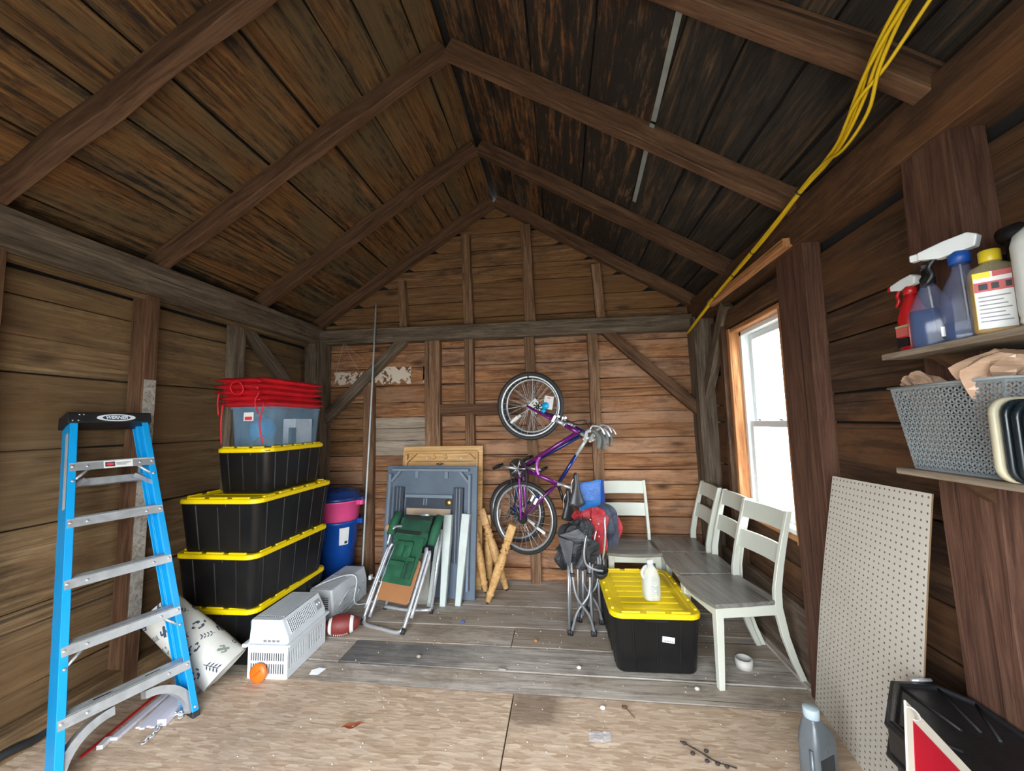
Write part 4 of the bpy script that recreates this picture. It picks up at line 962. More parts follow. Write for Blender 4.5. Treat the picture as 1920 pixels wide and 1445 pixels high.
def honey_table():
    # stands against the studs behind the slate one
    M = frame((-1.61, 3.655, 0.0), (1, 0, 0), (0, -1, 0.125)); M = M
    t = thing('dismantled_table', 'upturned honey oak table top standing behind the slate blue one', 'table top', M=M)
    up = M.to_3x3() @ Vector((0, 1, 0)); s = 1 if up.z > 0 else -1
    W, H = 0.82, 1.31
    def b(nm, x0, x1, y0, y1, z0, z1, mat=HONEY): return MB().box(x0, x1, min(s*y0, s*y1), max(s*y0, s*y1), z0, z1).build(nm, mat, t, bevel=0.004)
    b('top_panel', 0, W, 0, H, -0.03, 0)
    b('apron_rail', 0.05, W-0.05, H-0.075, H-0.05, 0, 0.045); b('apron_rail', 0.04, 0.062, 0.1, H-0.06, 0, 0.045); b('apron_rail', W-0.062, W-0.04, 0.1, H-0.06, 0, 0.045)
    for sx, x in ((1, 0.06), (-1, W-0.06)):
        MB().box(-0.07, 0.07, -0.009, 0.009, 0, 0.04, M=Matrix.Translation((x+sx*0.04, s*(H-0.115), 0)) @ Matrix.Rotation(sx*s*0.75, 4, 'Z')).build('corner_brace', HONEY, t)
    for x in (0.32, 0.44): MB().box(-0.016, 0.016, -0.03, 0.03, 0, 0.02, M=Matrix.Translation((x, s*(H-0.10), 0)) @ Matrix.Rotation(s*0.4, 4, 'Z')).build('cleat', HONEY, t)
    lk = MB().lathe([(0.001, 0), (0.016, 0), (0.014, 0.01), (0.006, 0.02), (0.001, 0.02)], 12, M=Matrix.Translation((0.39, s*(H-0.175), 0))).build('wing_lock', BRASS, t)
    MB().box(0.355, 0.425, s*(H-0.175)-0.008, s*(H-0.175)+0.008, 0.004, 0.009).build('lock_plate', M_SLATED, lk)
    for x in (0.25, 0.60): MB().lathe([(0.001, 0.004), (0.008, 0.002), (0.009, 0)], 10, M=Matrix.Translation((x, s*(H-0.12), 0))).build('screw_cover', M_WHITE, t)
honey_table()
def taper_leg(label, p0, p1, w0, w1):
    M = frame(p0, Vector(p1)-Vector(p0), (0, -1, 0.2)); L = (Vector(p1)-Vector(p0)).length
    mb = MB(); rg = []
    for x, h in ((0, w0), (0.02, w0*1.02), (L*0.72, w1), (L, w1)): rg.append([(x, -h, -h), (x, h, -h), (x, h, h), (x, -h, h)])
    mb.loft(rg, 0, False); o = mb.build('loose_table_leg', M_PALE, None, bevel=0.004); o.matrix_world = M; WM[o] = M
    return tag(o, label, 'table leg', 'pale grey table legs leaning on the slate table top')
taper_leg('pale grey tapered table leg leaning left of its twin', (-1.045, 3.315, 0.0), (-1.035, 3.465, 0.715), 0.024, 0.036)
taper_leg('pale grey tapered table leg beside the slate apron rail', (-0.92, 3.335, 0.0), (-0.875, 3.475, 0.72), 0.024, 0.036)
taper_leg('short pale table leg half hidden behind the green chair', (-1.155, 3.30, 0.0), (-1.10, 3.44, 0.56), 0.022, 0.030)
pn = MB().box(-0.05, 0.05, -0.006, 0.006, 0, 0.40, M=TR(-1.235, 3.34, 0.0, rx=-0.22))
single(pn, 'wood_panel_offcut', plain('greyed_board', (0.36, 0.35, 0.30), 0.7, var=0.25), 'narrow grey board offcut leaning behind the green chair', 'offcut', (-1.235, 3.34, 0.0))
def turned_leg(label, p0, p1, tip=None):
    d = Vector(p1)-Vector(p0); L = d.length; M = frame(p0, d, (0, -1, 0.3)) @ Matrix.Rotation(PI/2, 4, 'Y')
    t = thing('turned_table_leg', label, 'table leg', M=M, group='turned honey oak table legs by the bikes')
    def sq(z, h): return [(h*math.cos(a)*1.0, h*math.sin(a), z) for a in [PI/4+PI/2*k for k in range(4)]]
    MB().box(-0.034, 0.034, -0.034, 0.034, L*0.80, L).build('square_block', HONEY, t, bevel=0.005)
    pr = [(0.020, 0.015), (0.024, 0.0+0.02), (0.027, L*0.10), (0.034, L*0.115), (0.034, L*0.135), (0.026, L*0.145), (0.030, L*0.18), (0.039, L*0.35), (0.041, L*0.50), (0.036, L*0.60),
          (0.025, L*0.635), (0.037, L*0.65), (0.037, L*0.675), (0.027, L*0.69), (0.040, L*0.72), (0.027, L*0.755), (0.037, L*0.775), (0.030, L*0.80)]
    MB().lathe(pr, 20).build('turned_shaft', HONEY, t)
    MB().lathe([(0.012, 0.0), (0.014, 0.012), (0.014, 0.018)], 12).build('foot_glide', M_RUB, t)
turned_leg('turned oak table leg tilted right in front of the bike wheel', (-0.685, 3.40, 0.0), (-0.445, 3.385, 0.655))
turned_leg('turned oak table leg crossing behind the tilted one', (-0.555, 3.66, 0.0), (-0.80, 3.76, 0.70))
turned_leg('turned oak table leg standing against the oak table top', (-0.735, 3.60, 0.0), (-0.865, 3.60, 0.70))
turned_leg('turned oak table leg half hidden behind the slate table top', (-0.725, 3.73, 0.0), (-0.75, 3.80, 0.64))
cd_ = MB().box(-0.036, 0.036, -0.001, 0.001, -0.06, 0.06, M=TR(-0.665, 3.832, 0.63, ry=0.15))
single(cd_, 'paper_tag', plain('tan_card', (0.45, 0.36, 0.29), 0.8), 'small tan paper tag hanging on the boards left of the bike wheel', 'tag', (-0.665, 3.832, 0.57))

# ================================================================== green folding chair with side table
def folding_chair():
    u, v, n = Vector((0.96, -0.279, 0)), Vector((0.149, 0.513, 0.845)), Vector((-0.236, -0.812, 0.534))
    u.normalize(); v = (v-u*u.dot(v)).normalized(); n = u.cross(v)
    M = Matrix((u, v, n)).transposed().to_4x4(); M.translation = Vector((-1.395, 2.935, 0.0))
    t = thing('folding_chair', 'green canvas director chair folded up with tan side table and steel legs', 'chair', M=M)
    GRN = plain('green_canvas', (0.012, 0.09, 0.042), 0.8, var=0.25, scale=9, bstr=0.35, bscale=260)
    GRND = plain('green_canvas_dark', (0.008, 0.055, 0.028), 0.85, var=0.25, scale=9, bstr=0.3, bscale=260)
    r = 0.0125
    def tube(nm, pts, rad=r, mat=M_CHROME): return MB().tube(pts, rad, 10).build(nm, mat, t)
    # three parallel legs each side
    for s in (-1, 1):
        for k, (dx, dz, top, z0) in enumerate(((0.0, 0.0, 0.60, 0.0), (-0.028, -0.012, 0.58, 0.10), (0.026, -0.03, 0.60, 0.05))):
            x = s*0.195+dx*s*-1
            top_x = x+(0.0)
            tube('leg', spline([(x, z0+0.0, dz+0.012), (x, 0.3, dz+0.012), (x-0.005*s, top-0.06, dz+0.012), (x-0.02*s, top, dz+0.010)], 4))
        tube('foot_cap', [(s*0.195, -0.012, 0.012), (s*0.195, 0.03, 0.012)], 0.0165, M_RUB)
    # U-shaped base bars
    tube('base_bar', spline([(-0.195, 0.05, 0.01), (-0.16, 0.0, 0.014), (0.0, -0.004, 0.014), (0.16, 0.0, 0.014), (0.195, 0.05, 0.01)], 5))
    def w2l(p): return M.inverted() @ Vector(p)
    tube('base_bar', [w2l(p) for p in spline([(-1.515, 3.225, 0.02), (-1.47, 3.19, 0.035), (-1.30, 3.165, 0.03), (-1.15, 3.165, 0.035), (-1.105, 3.185, 0.03)], 5)])
    for p0, p1 in (((-1.515, 3.225, 0.0), (-1.42, 3.40, 0.55)), ((-1.105, 3.185, 0.0), (-1.06, 3.33, 0.62))):
        tube('rear_leg', [w2l(p0), w2l(p1)]); tube('foot_cap', [w2l(p0)+Vector((0, 0, 0)), w2l(Vector(p0)+Vector((0.004, 0.008, 0.03)))], 0.016, M_RUB)
    # side table board
    po = MB(); po.prism([(p[0], p[1]) for p in rrect(0.155, 0.16, 0.03, 4, 0, 0.02, 0.335)], 0.016, 0.026); po.build('side_table', plain('tan_laminate', (0.36, 0.16, 0.065), 0.5, var=0.1), t, bevel=0.003)
    tube('table_edge', [(x*1.02, y, 0.021) for x, y, z in rrect(0.158, 0.163, 0.03, 4, 0, 0.02, 0.335)], 0.006, plain('dark_edge', (0.04, 0.035, 0.03), 0.5)) if False else None
    # canvas: seat/back folded with pockets
    def cloth(nm, x0, x1, y0, y1, z, mat, amp=0.008, sd=0, nu=10, nv=12, sag=0.0):
        f = lambda a, b: (x0+(x1-x0)*a+0.006*mnoise.noise(Vector((b*4, sd, 3))), y0+(y1-y0)*b, z+amp*mnoise.noise(Vector((a*3.2+sd, b*4.1, sd*1.3)))+sag*math.sin(PI*a)*math.sin(PI*b))
        g = lambda a, b: (lambda p: (p[0], p[1], p[2]-0.006))(f(a, b))
        m_ = MB().grid(f, nu, nv); m_.grid(g, nu, nv); return m_.build(nm, mat, t)
    cloth('canvas_back', -0.12, 0.155, 0.30, 0.66, 0.045, GRN, 0.014, 1, 12, 16)
    cloth('canvas_seat', -0.15, 0.17, 0.60, 0.82, 0.035, GRN, 0.02, 2, 12, 10, 0.01)
    cloth('canvas_flap', -0.10, 0.18, 0.70, 0.84, 0.062, GRND, 0.012, 3, 10, 6, 0.015)
    for x0, x1, y0, y1 in ((-0.085, -0.01, 0.50, 0.615), (0.0, 0.07, 0.50, 0.615), (-0.09, 0.05, 0.35, 0.46), (0.07, 0.135, 0.34, 0.50)):
        po = cloth('pocket', x0, x1, y0, y1, 0.060, GRND if x0 > 0.06 else GRN, 0.006, x0*40, 6, 6, 0.012)
        MB().box(x0-0.003, x1+0.003, y1-0.030, y1, 0.070, 0.076).build('pocket_flap', GRN, po, bevel=0.003)
    MB().box(-0.09, 0.175, 0.797, 0.822, 0.078, 0.083).build('strap', M_RUB, t, bevel=0.002); MB().box(-0.155, 0.115, 0.675, 0.700, 0.070, 0.076).build('strap', M_RUB, t, bevel=0.002)
    # arm sleeves
    for x, y0, y1 in ((-0.215, 0.66, 0.86), (0.225, 0.62, 0.86)):
        MB().tube([(x, y0, 0.03), (x, (y0+y1)/2, 0.034), (x, y1, 0.03)], [0.034, 0.038, 0.032], 12).build('arm_sleeve', GRN, t)
    MB().tube(spline([(-0.21, 0.58, 0.03), (-0.205, 0.68, 0.045), (-0.17, 0.73, 0.05), (-0.06, 0.74, 0.05)], 4), 0.011, 8).build('back_tube', M_CHROME, t)
    MB().tube([(0.05, 0.845, 0.06), (0.13, 0.85, 0.06)], 0.010, 8).build('back_tube', M_CHROME, t)
folding_chair()
fc = MB(); 
for s in (-1, 1): fc.tube([(-1.215+s*0.09, 3.26, 0.10), (-1.17+s*0.09, 3.38, 0.55)], 0.010, 8)

# ================================================================== bicycles hung on the back wall
M_PURP = plain('purple_paint', (0.16, 0.012, 0.16), 0.25, 0.3, var=0.15, coat=0.6)
M_PINKP = plain('orchid_paint', (0.36, 0.06, 0.40), 0.25, 0.2, var=0.12, coat=0.6)
M_NAVY = plain('blue_frame_paint', (0.01, 0.025, 0.17), 0.22, 0.2, var=0.12, coat=0.6)
M_WSIL = plain('pearl_paint', (0.52, 0.56, 0.55), 0.25, 0.2, var=0.06, coat=0.5)
M_GRIP = plain('grey_grip_rubber', (0.12, 0.13, 0.12), 0.6, var=0.2)
def bicycle(label, X0, Y0, ang, P, mats, R_r, R_f, steer=0.0):
    dr = Vector((math.cos(ang), -math.sin(ang), 0)); nr = Vector((math.sin(ang), math.cos(ang), 0))
    O = Vector((X0, Y0, 0))
    def W(s, z, t_=0.0): return O+dr*s+Vector((0, 0, z))+nr*t_
    t = thing('bicycle', label, 'bicycle', W(*P['rhub']) - Vector((0, 0, R_r)), 0, 'bicycles hanging on the back wall')
    def tb(nm, pts, r, mat, n=10, par=t): return MB().tube(pts, r, n).build(nm, mat, par, world=True)
    def wheel(nm, c, R, axis, parent=t, reflector=True):
        axis = axis.normalized(); e1 = axis.orthogonal().normalized(); e2 = axis.cross(e1)
        C = W(*c)
        def ring(r, off=0.0, n=48): return [C+axis*off+(e1*math.cos(a)+e2*math.sin(a))*r for a in [2*PI*k/n for k in range(n)]]
        wo = MB().tube(ring(R-0.017), 0.0175, 10, closed=True).build(nm, M_RUB, parent, world=True)
        rm = MB()
        rg = []
        for k in range(48):
            a = 2*PI*k/48; d = e1*math.cos(a)+e2*math.sin(a)
            rg.append([C+d*r+axis*o for r, o in ((R-0.052, -0.008), (R-0.032, -0.011), (R-0.032, 0.011), (R-0.052, 0.008))])
        rm.loft(rg, 0, True, closed=True); rm.build('rim', M_ALU, wo, world=True)
        sp = MB()
        for k in range(28):
            a = 2*PI*k/28; b = a+(0.75 if k % 4 < 2 else -0.75); o = 0.028 if k % 2 else -0.028
            h = C+axis*o+(e1*math.cos(b)+e2*math.sin(b))*0.022; q = C+(e1*math.cos(a)+e2*math.sin(a))*(R-0.05)
            sp.tube([h, q], 0.0012, 4, caps=False)
        sp.build('spokes', M_CHROME, wo, world=True)
        hb = MB(); hb.tube([C-axis*0.036, C-axis*0.030, C-axis*0.018, C+axis*0.018, C+axis*0.030, C+axis*0.036], [0.010, 0.024, 0.013, 0.013, 0.024, 0.010], 14); hb.tube([C-axis*0.062, C+axis*0.062], 0.006, 8)
        hb.build('hub', M_CHROME, wo, world=True)
        if reflector:
            d = (e1*math.cos(0.6)+e2*math.sin(0.6))
            d = Vector((0, 0, -1))*0.45+dr*(0.85 if c[1] < 1.2 else -0.55); d = (d-axis*d.dot(axis)).normalized(); s_ = axis.cross(d)
            MB().box(-0.012, 0.012, -0.042, 0.042, -0.004, 0.004, M=Matrix((s_, d, axis)).transposed().to_4x4().copy() if False else (Matrix.Translation(C+d*R*0.62-axis*0.02) @ Matrix((s_, d, axis)).transposed().to_4x4())).build('reflector', M_WHITE, wo, world=True, bevel=0.003)
        return wo
    wheel('rear_wheel', P['rhub'], R_r, nr)
    fa = (Matrix.Rotation(steer, 3, 'Z') @ nr); wheel('front_wheel', P['fhub'], R_f, fa)
    frame_m, fork_m, top_m = mats
    rh, bb, st, h1, h2, fh, cr = (P[k] for k in ('rhub', 'bb', 'seat', 'h1', 'h2', 'fhub', 'crown'))
    tb('down_tube', [W(*P['dt']), W(*bb)], 0.017, frame_m)
    tb('head_tube', [W(*h1), W(*h2)], 0.020, frame_m)
    tb('seat_tube', [W(*bb), W(*st)], 0.0155, frame_m)
    if 'strut' in P:
        tb('curved_top_tube', spline([W(*q) for q in P['strut']], 6), 0.014, fork_m)
    if 'tt' in P:
        a, b = W(*P['tt']), W(*st); m_ = a.lerp(b, 0.38)
        tb('top_tube', [a, m_], 0.016, top_m); tb('top_tube', [m_, b], 0.0165, frame_m)
    for o in (-0.055, 0.055):
        tb('seat_stay', [W(st[0], st[1], o*0.25), W(*rh, o)], 0.0085, frame_m)
        tb('chain_stay', [W(bb[0], bb[1], o*0.6), W(*rh, o)], 0.009, fork_m)
        fo = tb('fork_blade', spline([W(cr[0], cr[1], o*0.85), W((cr[0]*0.5+fh[0]*0.5), (cr[1]*0.5+fh[1]*0.5)-0.004, o), W(fh[0], fh[1], o)], 4), 0.0115, fork_m if 'strut' not in P else frame_m)
    tb('fork_crown', [W(cr[0], cr[1], -0.055), W(cr[0], cr[1], 0.055)], 0.016, frame_m); tb('steerer', [W(*cr), W(*h1)], 0.016, M_CHROME)
    tb('headset', [W(*h1), W(h1[0]*0.93+h2[0]*0.07, h1[1]*0.93+h2[1]*0.07)], 0.024, M_CHROME); tb('headset', [W(*h2), W(h2[0]*0.94+h1[0]*0.06, h2[1]*0.94+h1[1]*0.06)], 0.024, M_BLKP)
    # brakes by the crown and the seat stays
    for q, sg in ((cr, 1), (((st[0]+rh[0])/2, (st[1]+rh[1])/2), -1)):
        for o in (-0.04, 0.04): MB().box(-0.012, 0.012, -0.008, 0.008, -0.03, 0.03, M=Matrix.Translation(W(q[0]+0.025*sg, q[1], o)) @ Matrix.Rotation(0.5, 4, 'Y')).build('brake_arm', M_CHROME, t, world=True, bevel=0.003)
    # crankset
    C = W(*bb); e1 = dr; e2 = Vector((0, 0, 1))
    co = MB(); co.tube([C-nr*0.045, C+nr*0.045], 0.02, 12); co = co.build('bottom_bracket', M_BLKP, t, world=True)
    for r, o in ((0.085, 0.05), (0.065, 0.044)):
        rg = []
        for k in range(36):
            a = 2*PI*k/36; d = e1*math.cos(a)+e2*math.sin(a); rr = r+(0.003 if k % 2 else 0)
            rg.append([C+d*q+nr*w_*-1 for q, w_ in ((rr-0.014, o), (rr, o), (rr, o+0.003), (rr-0.014, o+0.003))])
        MB().loft(rg, 0, False, closed=True).build('chainring', M_BLKP, co, world=True)
    for k in range(5):
        a = 2*PI*k/5; MB().tube([C-nr*0.05, C-nr*0.05+(e1*math.cos(a)+e2*math.sin(a))*0.076], 0.006, 6).build('spider_arm', M_ALU, co, world=True)
    for sg, o in ((1, -0.07), (-1, 0.07)):
        ca = P.get('crank', (-0.97, 0.24)); tip = C+(dr*ca[0]+Vector((0, 0, 1))*ca[1])*0.165*sg+nr*o
        cr_o = MB().tube([C+nr*o*0.8, tip], [0.015, 0.011], 8).build('crank_arm', M_ALU, t, world=True)
        pd = MB(); Mp = Matrix.Translation(tip+nr*(0.045 if o > 0 else -0.045)) @ Matrix((dr, nr, Vector((0, 0, 1)))).transposed().to_4x4() @ Matrix.Rotation(-0.5, 4, 'Y')
        pd.box(-0.036, 0.036, -0.042, 0.042, -0.011, -0.004, M=Mp); pd.box(-0.036, 0.036, -0.042, -0.034, -0.011, 0.011, M=Mp); pd.box(-0.036, 0.036, 0.034, 0.042, -0.011, 0.011, M=Mp); pd.box(-0.036, 0.036, -0.042, 0.042, 0.004, 0.011, M=Mp)
        pd.build('pedal', M_BLKP, cr_o, world=True, bevel=0.002)
    # sprocket, derailleur, chain
    RC = W(*rh)
    for k, r in enumerate((0.05, 0.042, 0.034)):
        MB().tube([RC-nr*(0.026+0.005*k), RC-nr*(0.029+0.005*k)], r, 20).build('sprocket', M_BLKP, t, world=True)
    ch = [C-nr*0.05+(e1*math.cos(a)+e2*math.sin(a))*0.083 for a in [0.2+PI*k/10 for k in range(11)]]
    ch += [RC-nr*0.03+(e1*math.cos(a)+e2*math.sin(a))*0.048 for a in [PI+0.2+PI*k/8 for k in range(9)]]
    MB().tube(ch, 0.004, 5, closed=True).build('chain', M_BLKP, t, world=True)
    MB().box(-0.012, 0.012, -0.012, 0.012, -0.06, 0.03, M=Matrix.Translation(RC-nr*0.045+dr*-0.05+Vector((0, 0, -0.01))) @ Matrix.Rotation(0.4, 4, 'Y')).build('derailleur', M_BLKP, t, world=True, bevel=0.004)
    # seat post and saddle (nose points up the wall)
    sx, sz = P['saddle']
    tb('seat_post', [W(*st), W(sx-0.035, sz+0.01)], 0.0135, M_CHROME if 'strut' in P else M_BLKP); tb('seat_clamp', [W(st[0]+0.012, st[1]-0.004, -0.02), W(st[0]+0.012, st[1]-0.004, 0.03)], 0.011, M_CHROME)
    for o in (-0.022, 0.022): tb('saddle_rail', spline([W(sx-0.005, sz+0.10, o*0.4), W(sx-0.03, sz+0.05, o), W(sx-0.032, sz-0.05, o), W(sx-0.008, sz-0.10, o*1.8)], 4), 0.004, M_CHROME, 6)
    rg = []
    for k in range(15):
        q = k/14; z = sz+0.135-0.27*q
        hw_ = 0.020+0.010*q+0.055*max(0, (q-0.35)/0.65)**1.2 if q < 0.93 else 0.088*math.sqrt(max(0.05, 1-((q-0.86)/0.15)**2))
        if k == 0: hw_ = 0.010
        th = 0.018+0.022*q
        c0 = 0.004*math.sin(q*PI*2)
        ca_, sa_ = math.cos(P['roll']), math.sin(P['roll'])
        pr_ = [(c0+th*math.sin(a)*(1.0 if math.sin(a) > 0 else 0.9), hw_*math.cos(a)) for a in [2*PI*j/16 for j in range(16)]]
        rg.append([W(sx+p_*ca_+l_*sa_, z, -p_*sa_+l_*ca_) for p_, l_ in pr_])
    MB().loft(rg, 0, True).build('saddle', plain('dark_saddle_vinyl', (0.035, 0.036, 0.038), 0.35, var=0.15), t, world=True)
    # stem and drop bars
    sm = P['stem']; tb('stem', [W(*h2), W(*sm)], 0.013, M_WSIL); cl = W(*sm)
    side = (Matrix.Rotation(steer*0.6, 3, 'Z') @ nr)
    tb('handlebar', [cl-side*0.19, cl+side*0.19], 0.013, M_ALU)
    f_ = Vector((0, 0, 1))
    for sg in (-1, 1):
        b0 = cl+side*0.19*sg; q = side*0.012*sg
        path = spline([b0, b0+q+f_*0.015+dr*0.010, b0+q*2+f_*0.055+dr*0.03, b0+q*2+f_*0.055+dr*0.085, b0+q*2+f_*0.0+dr*0.115, b0+q*2-f_*0.07+dr*0.105], 5)
        dg = tb('drop_bend', path[:14], 0.0135, M_WSIL); tb('drop_grip', path[13:], 0.0165, M_GRIP)
        tb('brake_lever', spline([b0+q*2+f_*0.06+dr*0.045, b0+q*2+f_*0.095+dr*0.07, b0+q*2+f_*0.085+dr*0.13, b0+q*2+f_*0.03+dr*0.16], 4), 0.008, M_CHROME)
        tb('brake_cable', spline([b0+q*2+f_*0.08+dr*0.05, b0*0.4+cl*0.6+f_*0.14-dr*0.03, W(h1[0]+0.04, h1[1]+0.02, 0.03*sg), W(cr[0]+0.03, cr[1]+0.01, 0.01*sg)], 6), 0.0028, M_BLKP, 5)
    return t, W
tp, Wp = bicycle('purple step-through bicycle hanging nearest the viewer', -0.35, 3.45, math.radians(22),
    dict(rhub=(-0.012, 0.70), bb=(-0.034, 1.12), seat=(0.316, 1.006), h1=(0.391, 1.492), h2=(0.533, 1.416), dt=(0.50, 1.425), fhub=(0.075, 1.662), crown=(0.291, 1.545),
         strut=[(0.155, 1.222), (0.128, 1.17), (0.126, 1.11), (0.145, 1.058)], saddle=(0.475, 0.965), stem=(0.60, 1.385), crank=(-0.98, 0.12), roll=0.85), (M_PURP, M_PINKP, M_PURP), 0.312, 0.300, steer=math.radians(14))
tb_, Wb = bicycle('blue and silver bicycle hanging behind the purple one', -0.30, 3.625, math.radians(20),
    dict(rhub=(-0.165, 0.705), bb=(-0.10, 1.09), seat=(0.256, 0.967), h1=(0.42, 1.468), h2=(0.545, 1.40), dt=(0.52, 1.415), fhub=(0.02, 1.672), crown=(0.30, 1.535),
         tt=(0.545, 1.385), saddle=(0.345, 0.80), stem=(0.60, 1.36), crank=(0.75, 0.66), roll=0.5), (M_NAVY, M_NAVY, M_WSIL), 0.285, 0.285, steer=math.radians(10))
MB().tube([Wb(0.03, 1.045, -0.016), Wb(0.17, 1.0, -0.016)], 0.0105, 8).build('frame_lettering_band', plain('pale_lettering_band', (0.45, 0.5, 0.6), 0.4), tb_, world=True)
hk = MB().tube(spline([(-0.31, 3.845, 1.985), (-0.31, 3.75, 2.0), (-0.30, 3.60, 1.975), (-0.295, 3.47, 1.935), (-0.29, 3.42, 1.905), (-0.29, 3.405, 1.935)], 4), 0.006, 8)
single(hk, 'bike_hook', M_RUB, 'black bent hook in the stud holding both front wheels', 'hook', (-0.31, 3.845, 1.985))
# hang cards tucked in the spokes
for nm, s, z, rot, lab, kind in (('hang_card', 0.155, 1.655, 0.7, 'white hang card with a black spider-like toy tucked in the spokes', 0), ('hang_card', 0.275, 1.68, -0.2, 'white hang card with a bright blue toy tucked in the spokes', 1)):
    t = thing(nm, lab, 'hang card', Wp(s, z, -0.05), 0)
    Mx = Matrix.Translation(Wp(s, z, -0.05)) @ Matrix((Vector((math.cos(0.38), -math.sin(0.38), 0)), Vector((0, 0, 1)), Vector((-math.sin(0.38), -math.cos(0.38), 0)))).transposed().to_4x4() @ Matrix.Rotation(rot, 4, 'Z')
    MB().box(-0.042, 0.042, -0.055, 0.055, -0.001, 0.001, M=Mx).build('card', M_PAPERW, t, world=True)
    MB().box(-0.014, 0.014, 0.036, 0.042, 0.001, 0.0016, M=Mx).build('slot', M_INK if kind == 0 else M_REDINK, t, world=True)
    if kind == 0:
        for k in range(8):
            a = k*PI/4+0.3; MB().tube([Mx @ Vector((0.006*math.cos(a)+0.01, 0.006*math.sin(a)-0.02, 0.006)), Mx @ Vector((0.032*math.cos(a)+0.01, 0.032*math.sin(a)-0.02, 0.012)), Mx @ Vector((0.045*math.cos(a+0.2)+0.01, 0.045*math.sin(a+0.2)-0.02, 0.004))], 0.005, 6).build('toy_arm', M_BLKP, t, world=True)
    else:
        g = MB(); g.ball((0, 0, 0), 0.034, 0.030, 0.016, 10, 6, M=Mx @ Matrix.Translation((-0.018, -0.03, 0.014))); g.ball((0, 0, 0), 0.022, 0.018, 0.014, 10, 6, M=Mx @ Matrix.Translation((-0.03, -0.075, 0.012)))
        g.build('toy_body', plain('turquoise_plastic', (0.0, 0.32, 0.62), 0.35), t, world=True)

# ================================================================== folded camp chairs
def crumple(pts, radii, seedv, n=18, k=5, amp=0.45, squash=0.6):
    """bundle of gathered cloth around a path: deep sharp folds"""
    pts = spline(pts, k); m_ = len(pts); rings = []
    import bisect
    for i, p in enumerate(pts):
        q = i/(m_-1)*(len(radii)-1); a = int(min(q, len(radii)-2)); r = radii[a]+(radii[a+1]-radii[a])*(q-a)
        t_ = (pts[min(i+1, m_-1)]-pts[max(i-1, 0)]).normalized(); u = Vector((1, 0, 0)); u = (u-t_*u.dot(t_)).normalized(); w_ = t_.cross(u)
        ring = []
        for j in range(n):
            b = 2*PI*j/n
            f = 1+amp*1.25*mnoise.noise(Vector((math.cos(b)*2.3+seedv, math.sin(b)*2.3, i*0.22+seedv)))+0.42*amp*((j % 2)*2-1)*(0.6+0.8*mnoise.noise(Vector((j*0.7, i*0.3, seedv))))
            ring.append(p+(u*math.cos(b)+w_*math.sin(b)*squash)*r*f)
        rings.append(ring)
    return MB().loft(rings, 0, False)
M_GCLOTH = plain('charcoal_nylon', (0.014, 0.015, 0.018), 0.6, var=0.3, scale=12, bstr=0.2)
M_GCLOTH2 = plain('grey_nylon', (0.055, 0.058, 0.068), 0.55, var=0.25, scale=12, bstr=0.2)
M_RCLOTH = plain('red_nylon', (0.38, 0.025, 0.035), 0.6, var=0.25, scale=12, bstr=0.2)
M_NCLOTH = plain('navy_nylon', (0.02, 0.028, 0.055), 0.6, var=0.25, scale=12, bstr=0.2)
M_BCLOTH = plain('blue_nylon', (0.01, 0.17, 0.52), 0.6, var=0.2, scale=12, bstr=0.2)
M_STEELG = plain('grey_powder_steel', (0.36, 0.38, 0.40), 0.35, 0.6, var=0.1)
def camp_chair(label, base, rz, cloth, accent, h=0.50, bulk=1.0):
    t = thing('camp_chair', label, 'chair', base, rz, 'folded camp chairs by the bikes')
    def leg(pts, r=0.0095): 
        o = MB().tube(pts, r, 8).build('leg', M_STEELG, t); return o
    feet = []
    for x, y in ((-0.09, -0.05), (0.075, -0.06), (-0.07, 0.07), (0.09, 0.06)):
        leg([(x, y, 0.012), (x*0.95, y*0.9, 0.25), (x*0.9, y*0.9, h)]); feet.append((x, y))
    # crossing curved braces between the legs
    leg(spline([(-0.075, -0.055, 0.012), (-0.03, -0.065, 0.16), (0.055, -0.065, 0.28), (0.07, -0.05, 0.40), (0.06, -0.045, h-0.02)], 5))
    leg(spline([(0.09, -0.06, 0.012), (0.055, -0.07, 0.14), (-0.03, -0.07, 0.27), (-0.055, -0.055, 0.42), (-0.06, -0.05, h)], 5))
    leg([(0.02, 0.03, 0.10), (0.03, 0.02, h)]); 
    for x, y in feet + [(-0.075, -0.055), (0.09, -0.06)]:
        MB().tube([(x, y, 0.0), (x, y, 0.035)], 0.0135, 8).build('foot_cap', M_RUB, t)
    for x in (-0.055, 0.065): MB().box(x-0.016, x+0.016, -0.075, -0.045, 0.405, 0.43).build('joint', M_RUB, t, bevel=0.003)
    return t, h
t, h = camp_chair('charcoal camp chair folded at the front of the bunch', (0.085, 3.02, 0.0), 0.05, M_GCLOTH, M_GCLOTH2)
crumple([(-0.02, 0.0, 0.45), (0.0, 0.0, 0.56), (0.0, 0.01, 0.66), (0.03, 0.02, 0.74), (0.03, 0.03, 0.79)], [0.075, 0.12, 0.13, 0.09, 0.03], 1.3).build('seat_cloth', M_GCLOTH, t)
fl = [((-0.15, -0.07, 0.685), (-0.04, -0.09, 0.655), (-0.07, -0.08, 0.47), (-0.10, -0.06, 0.50)), ((0.06, -0.09, 0.66), (-0.03, -0.10, 0.48), (0.0, -0.09, 0.475), (0.03, -0.085, 0.48)), ((-0.14, -0.05, 0.69), (0.0, -0.07, 0.74), (0.08, -0.08, 0.66), (-0.03, -0.09, 0.655))]
for q in fl:
    a, b, c_, d = (Vector(p) for p in q)
    f = lambda u, v: a.lerp(b, u).lerp(d.lerp(c_, u), v)+Vector((0, 0.012*mnoise.noise(Vector((u*3, v*3, q[0][0]*9))), 0))
    m_ = MB().grid(f, 6, 6); m_.grid(lambda u, v: f(u, v)+Vector((0, 0.004, 0)), 6, 6); m_.build('cloth_fold', M_GCLOTH2, t)
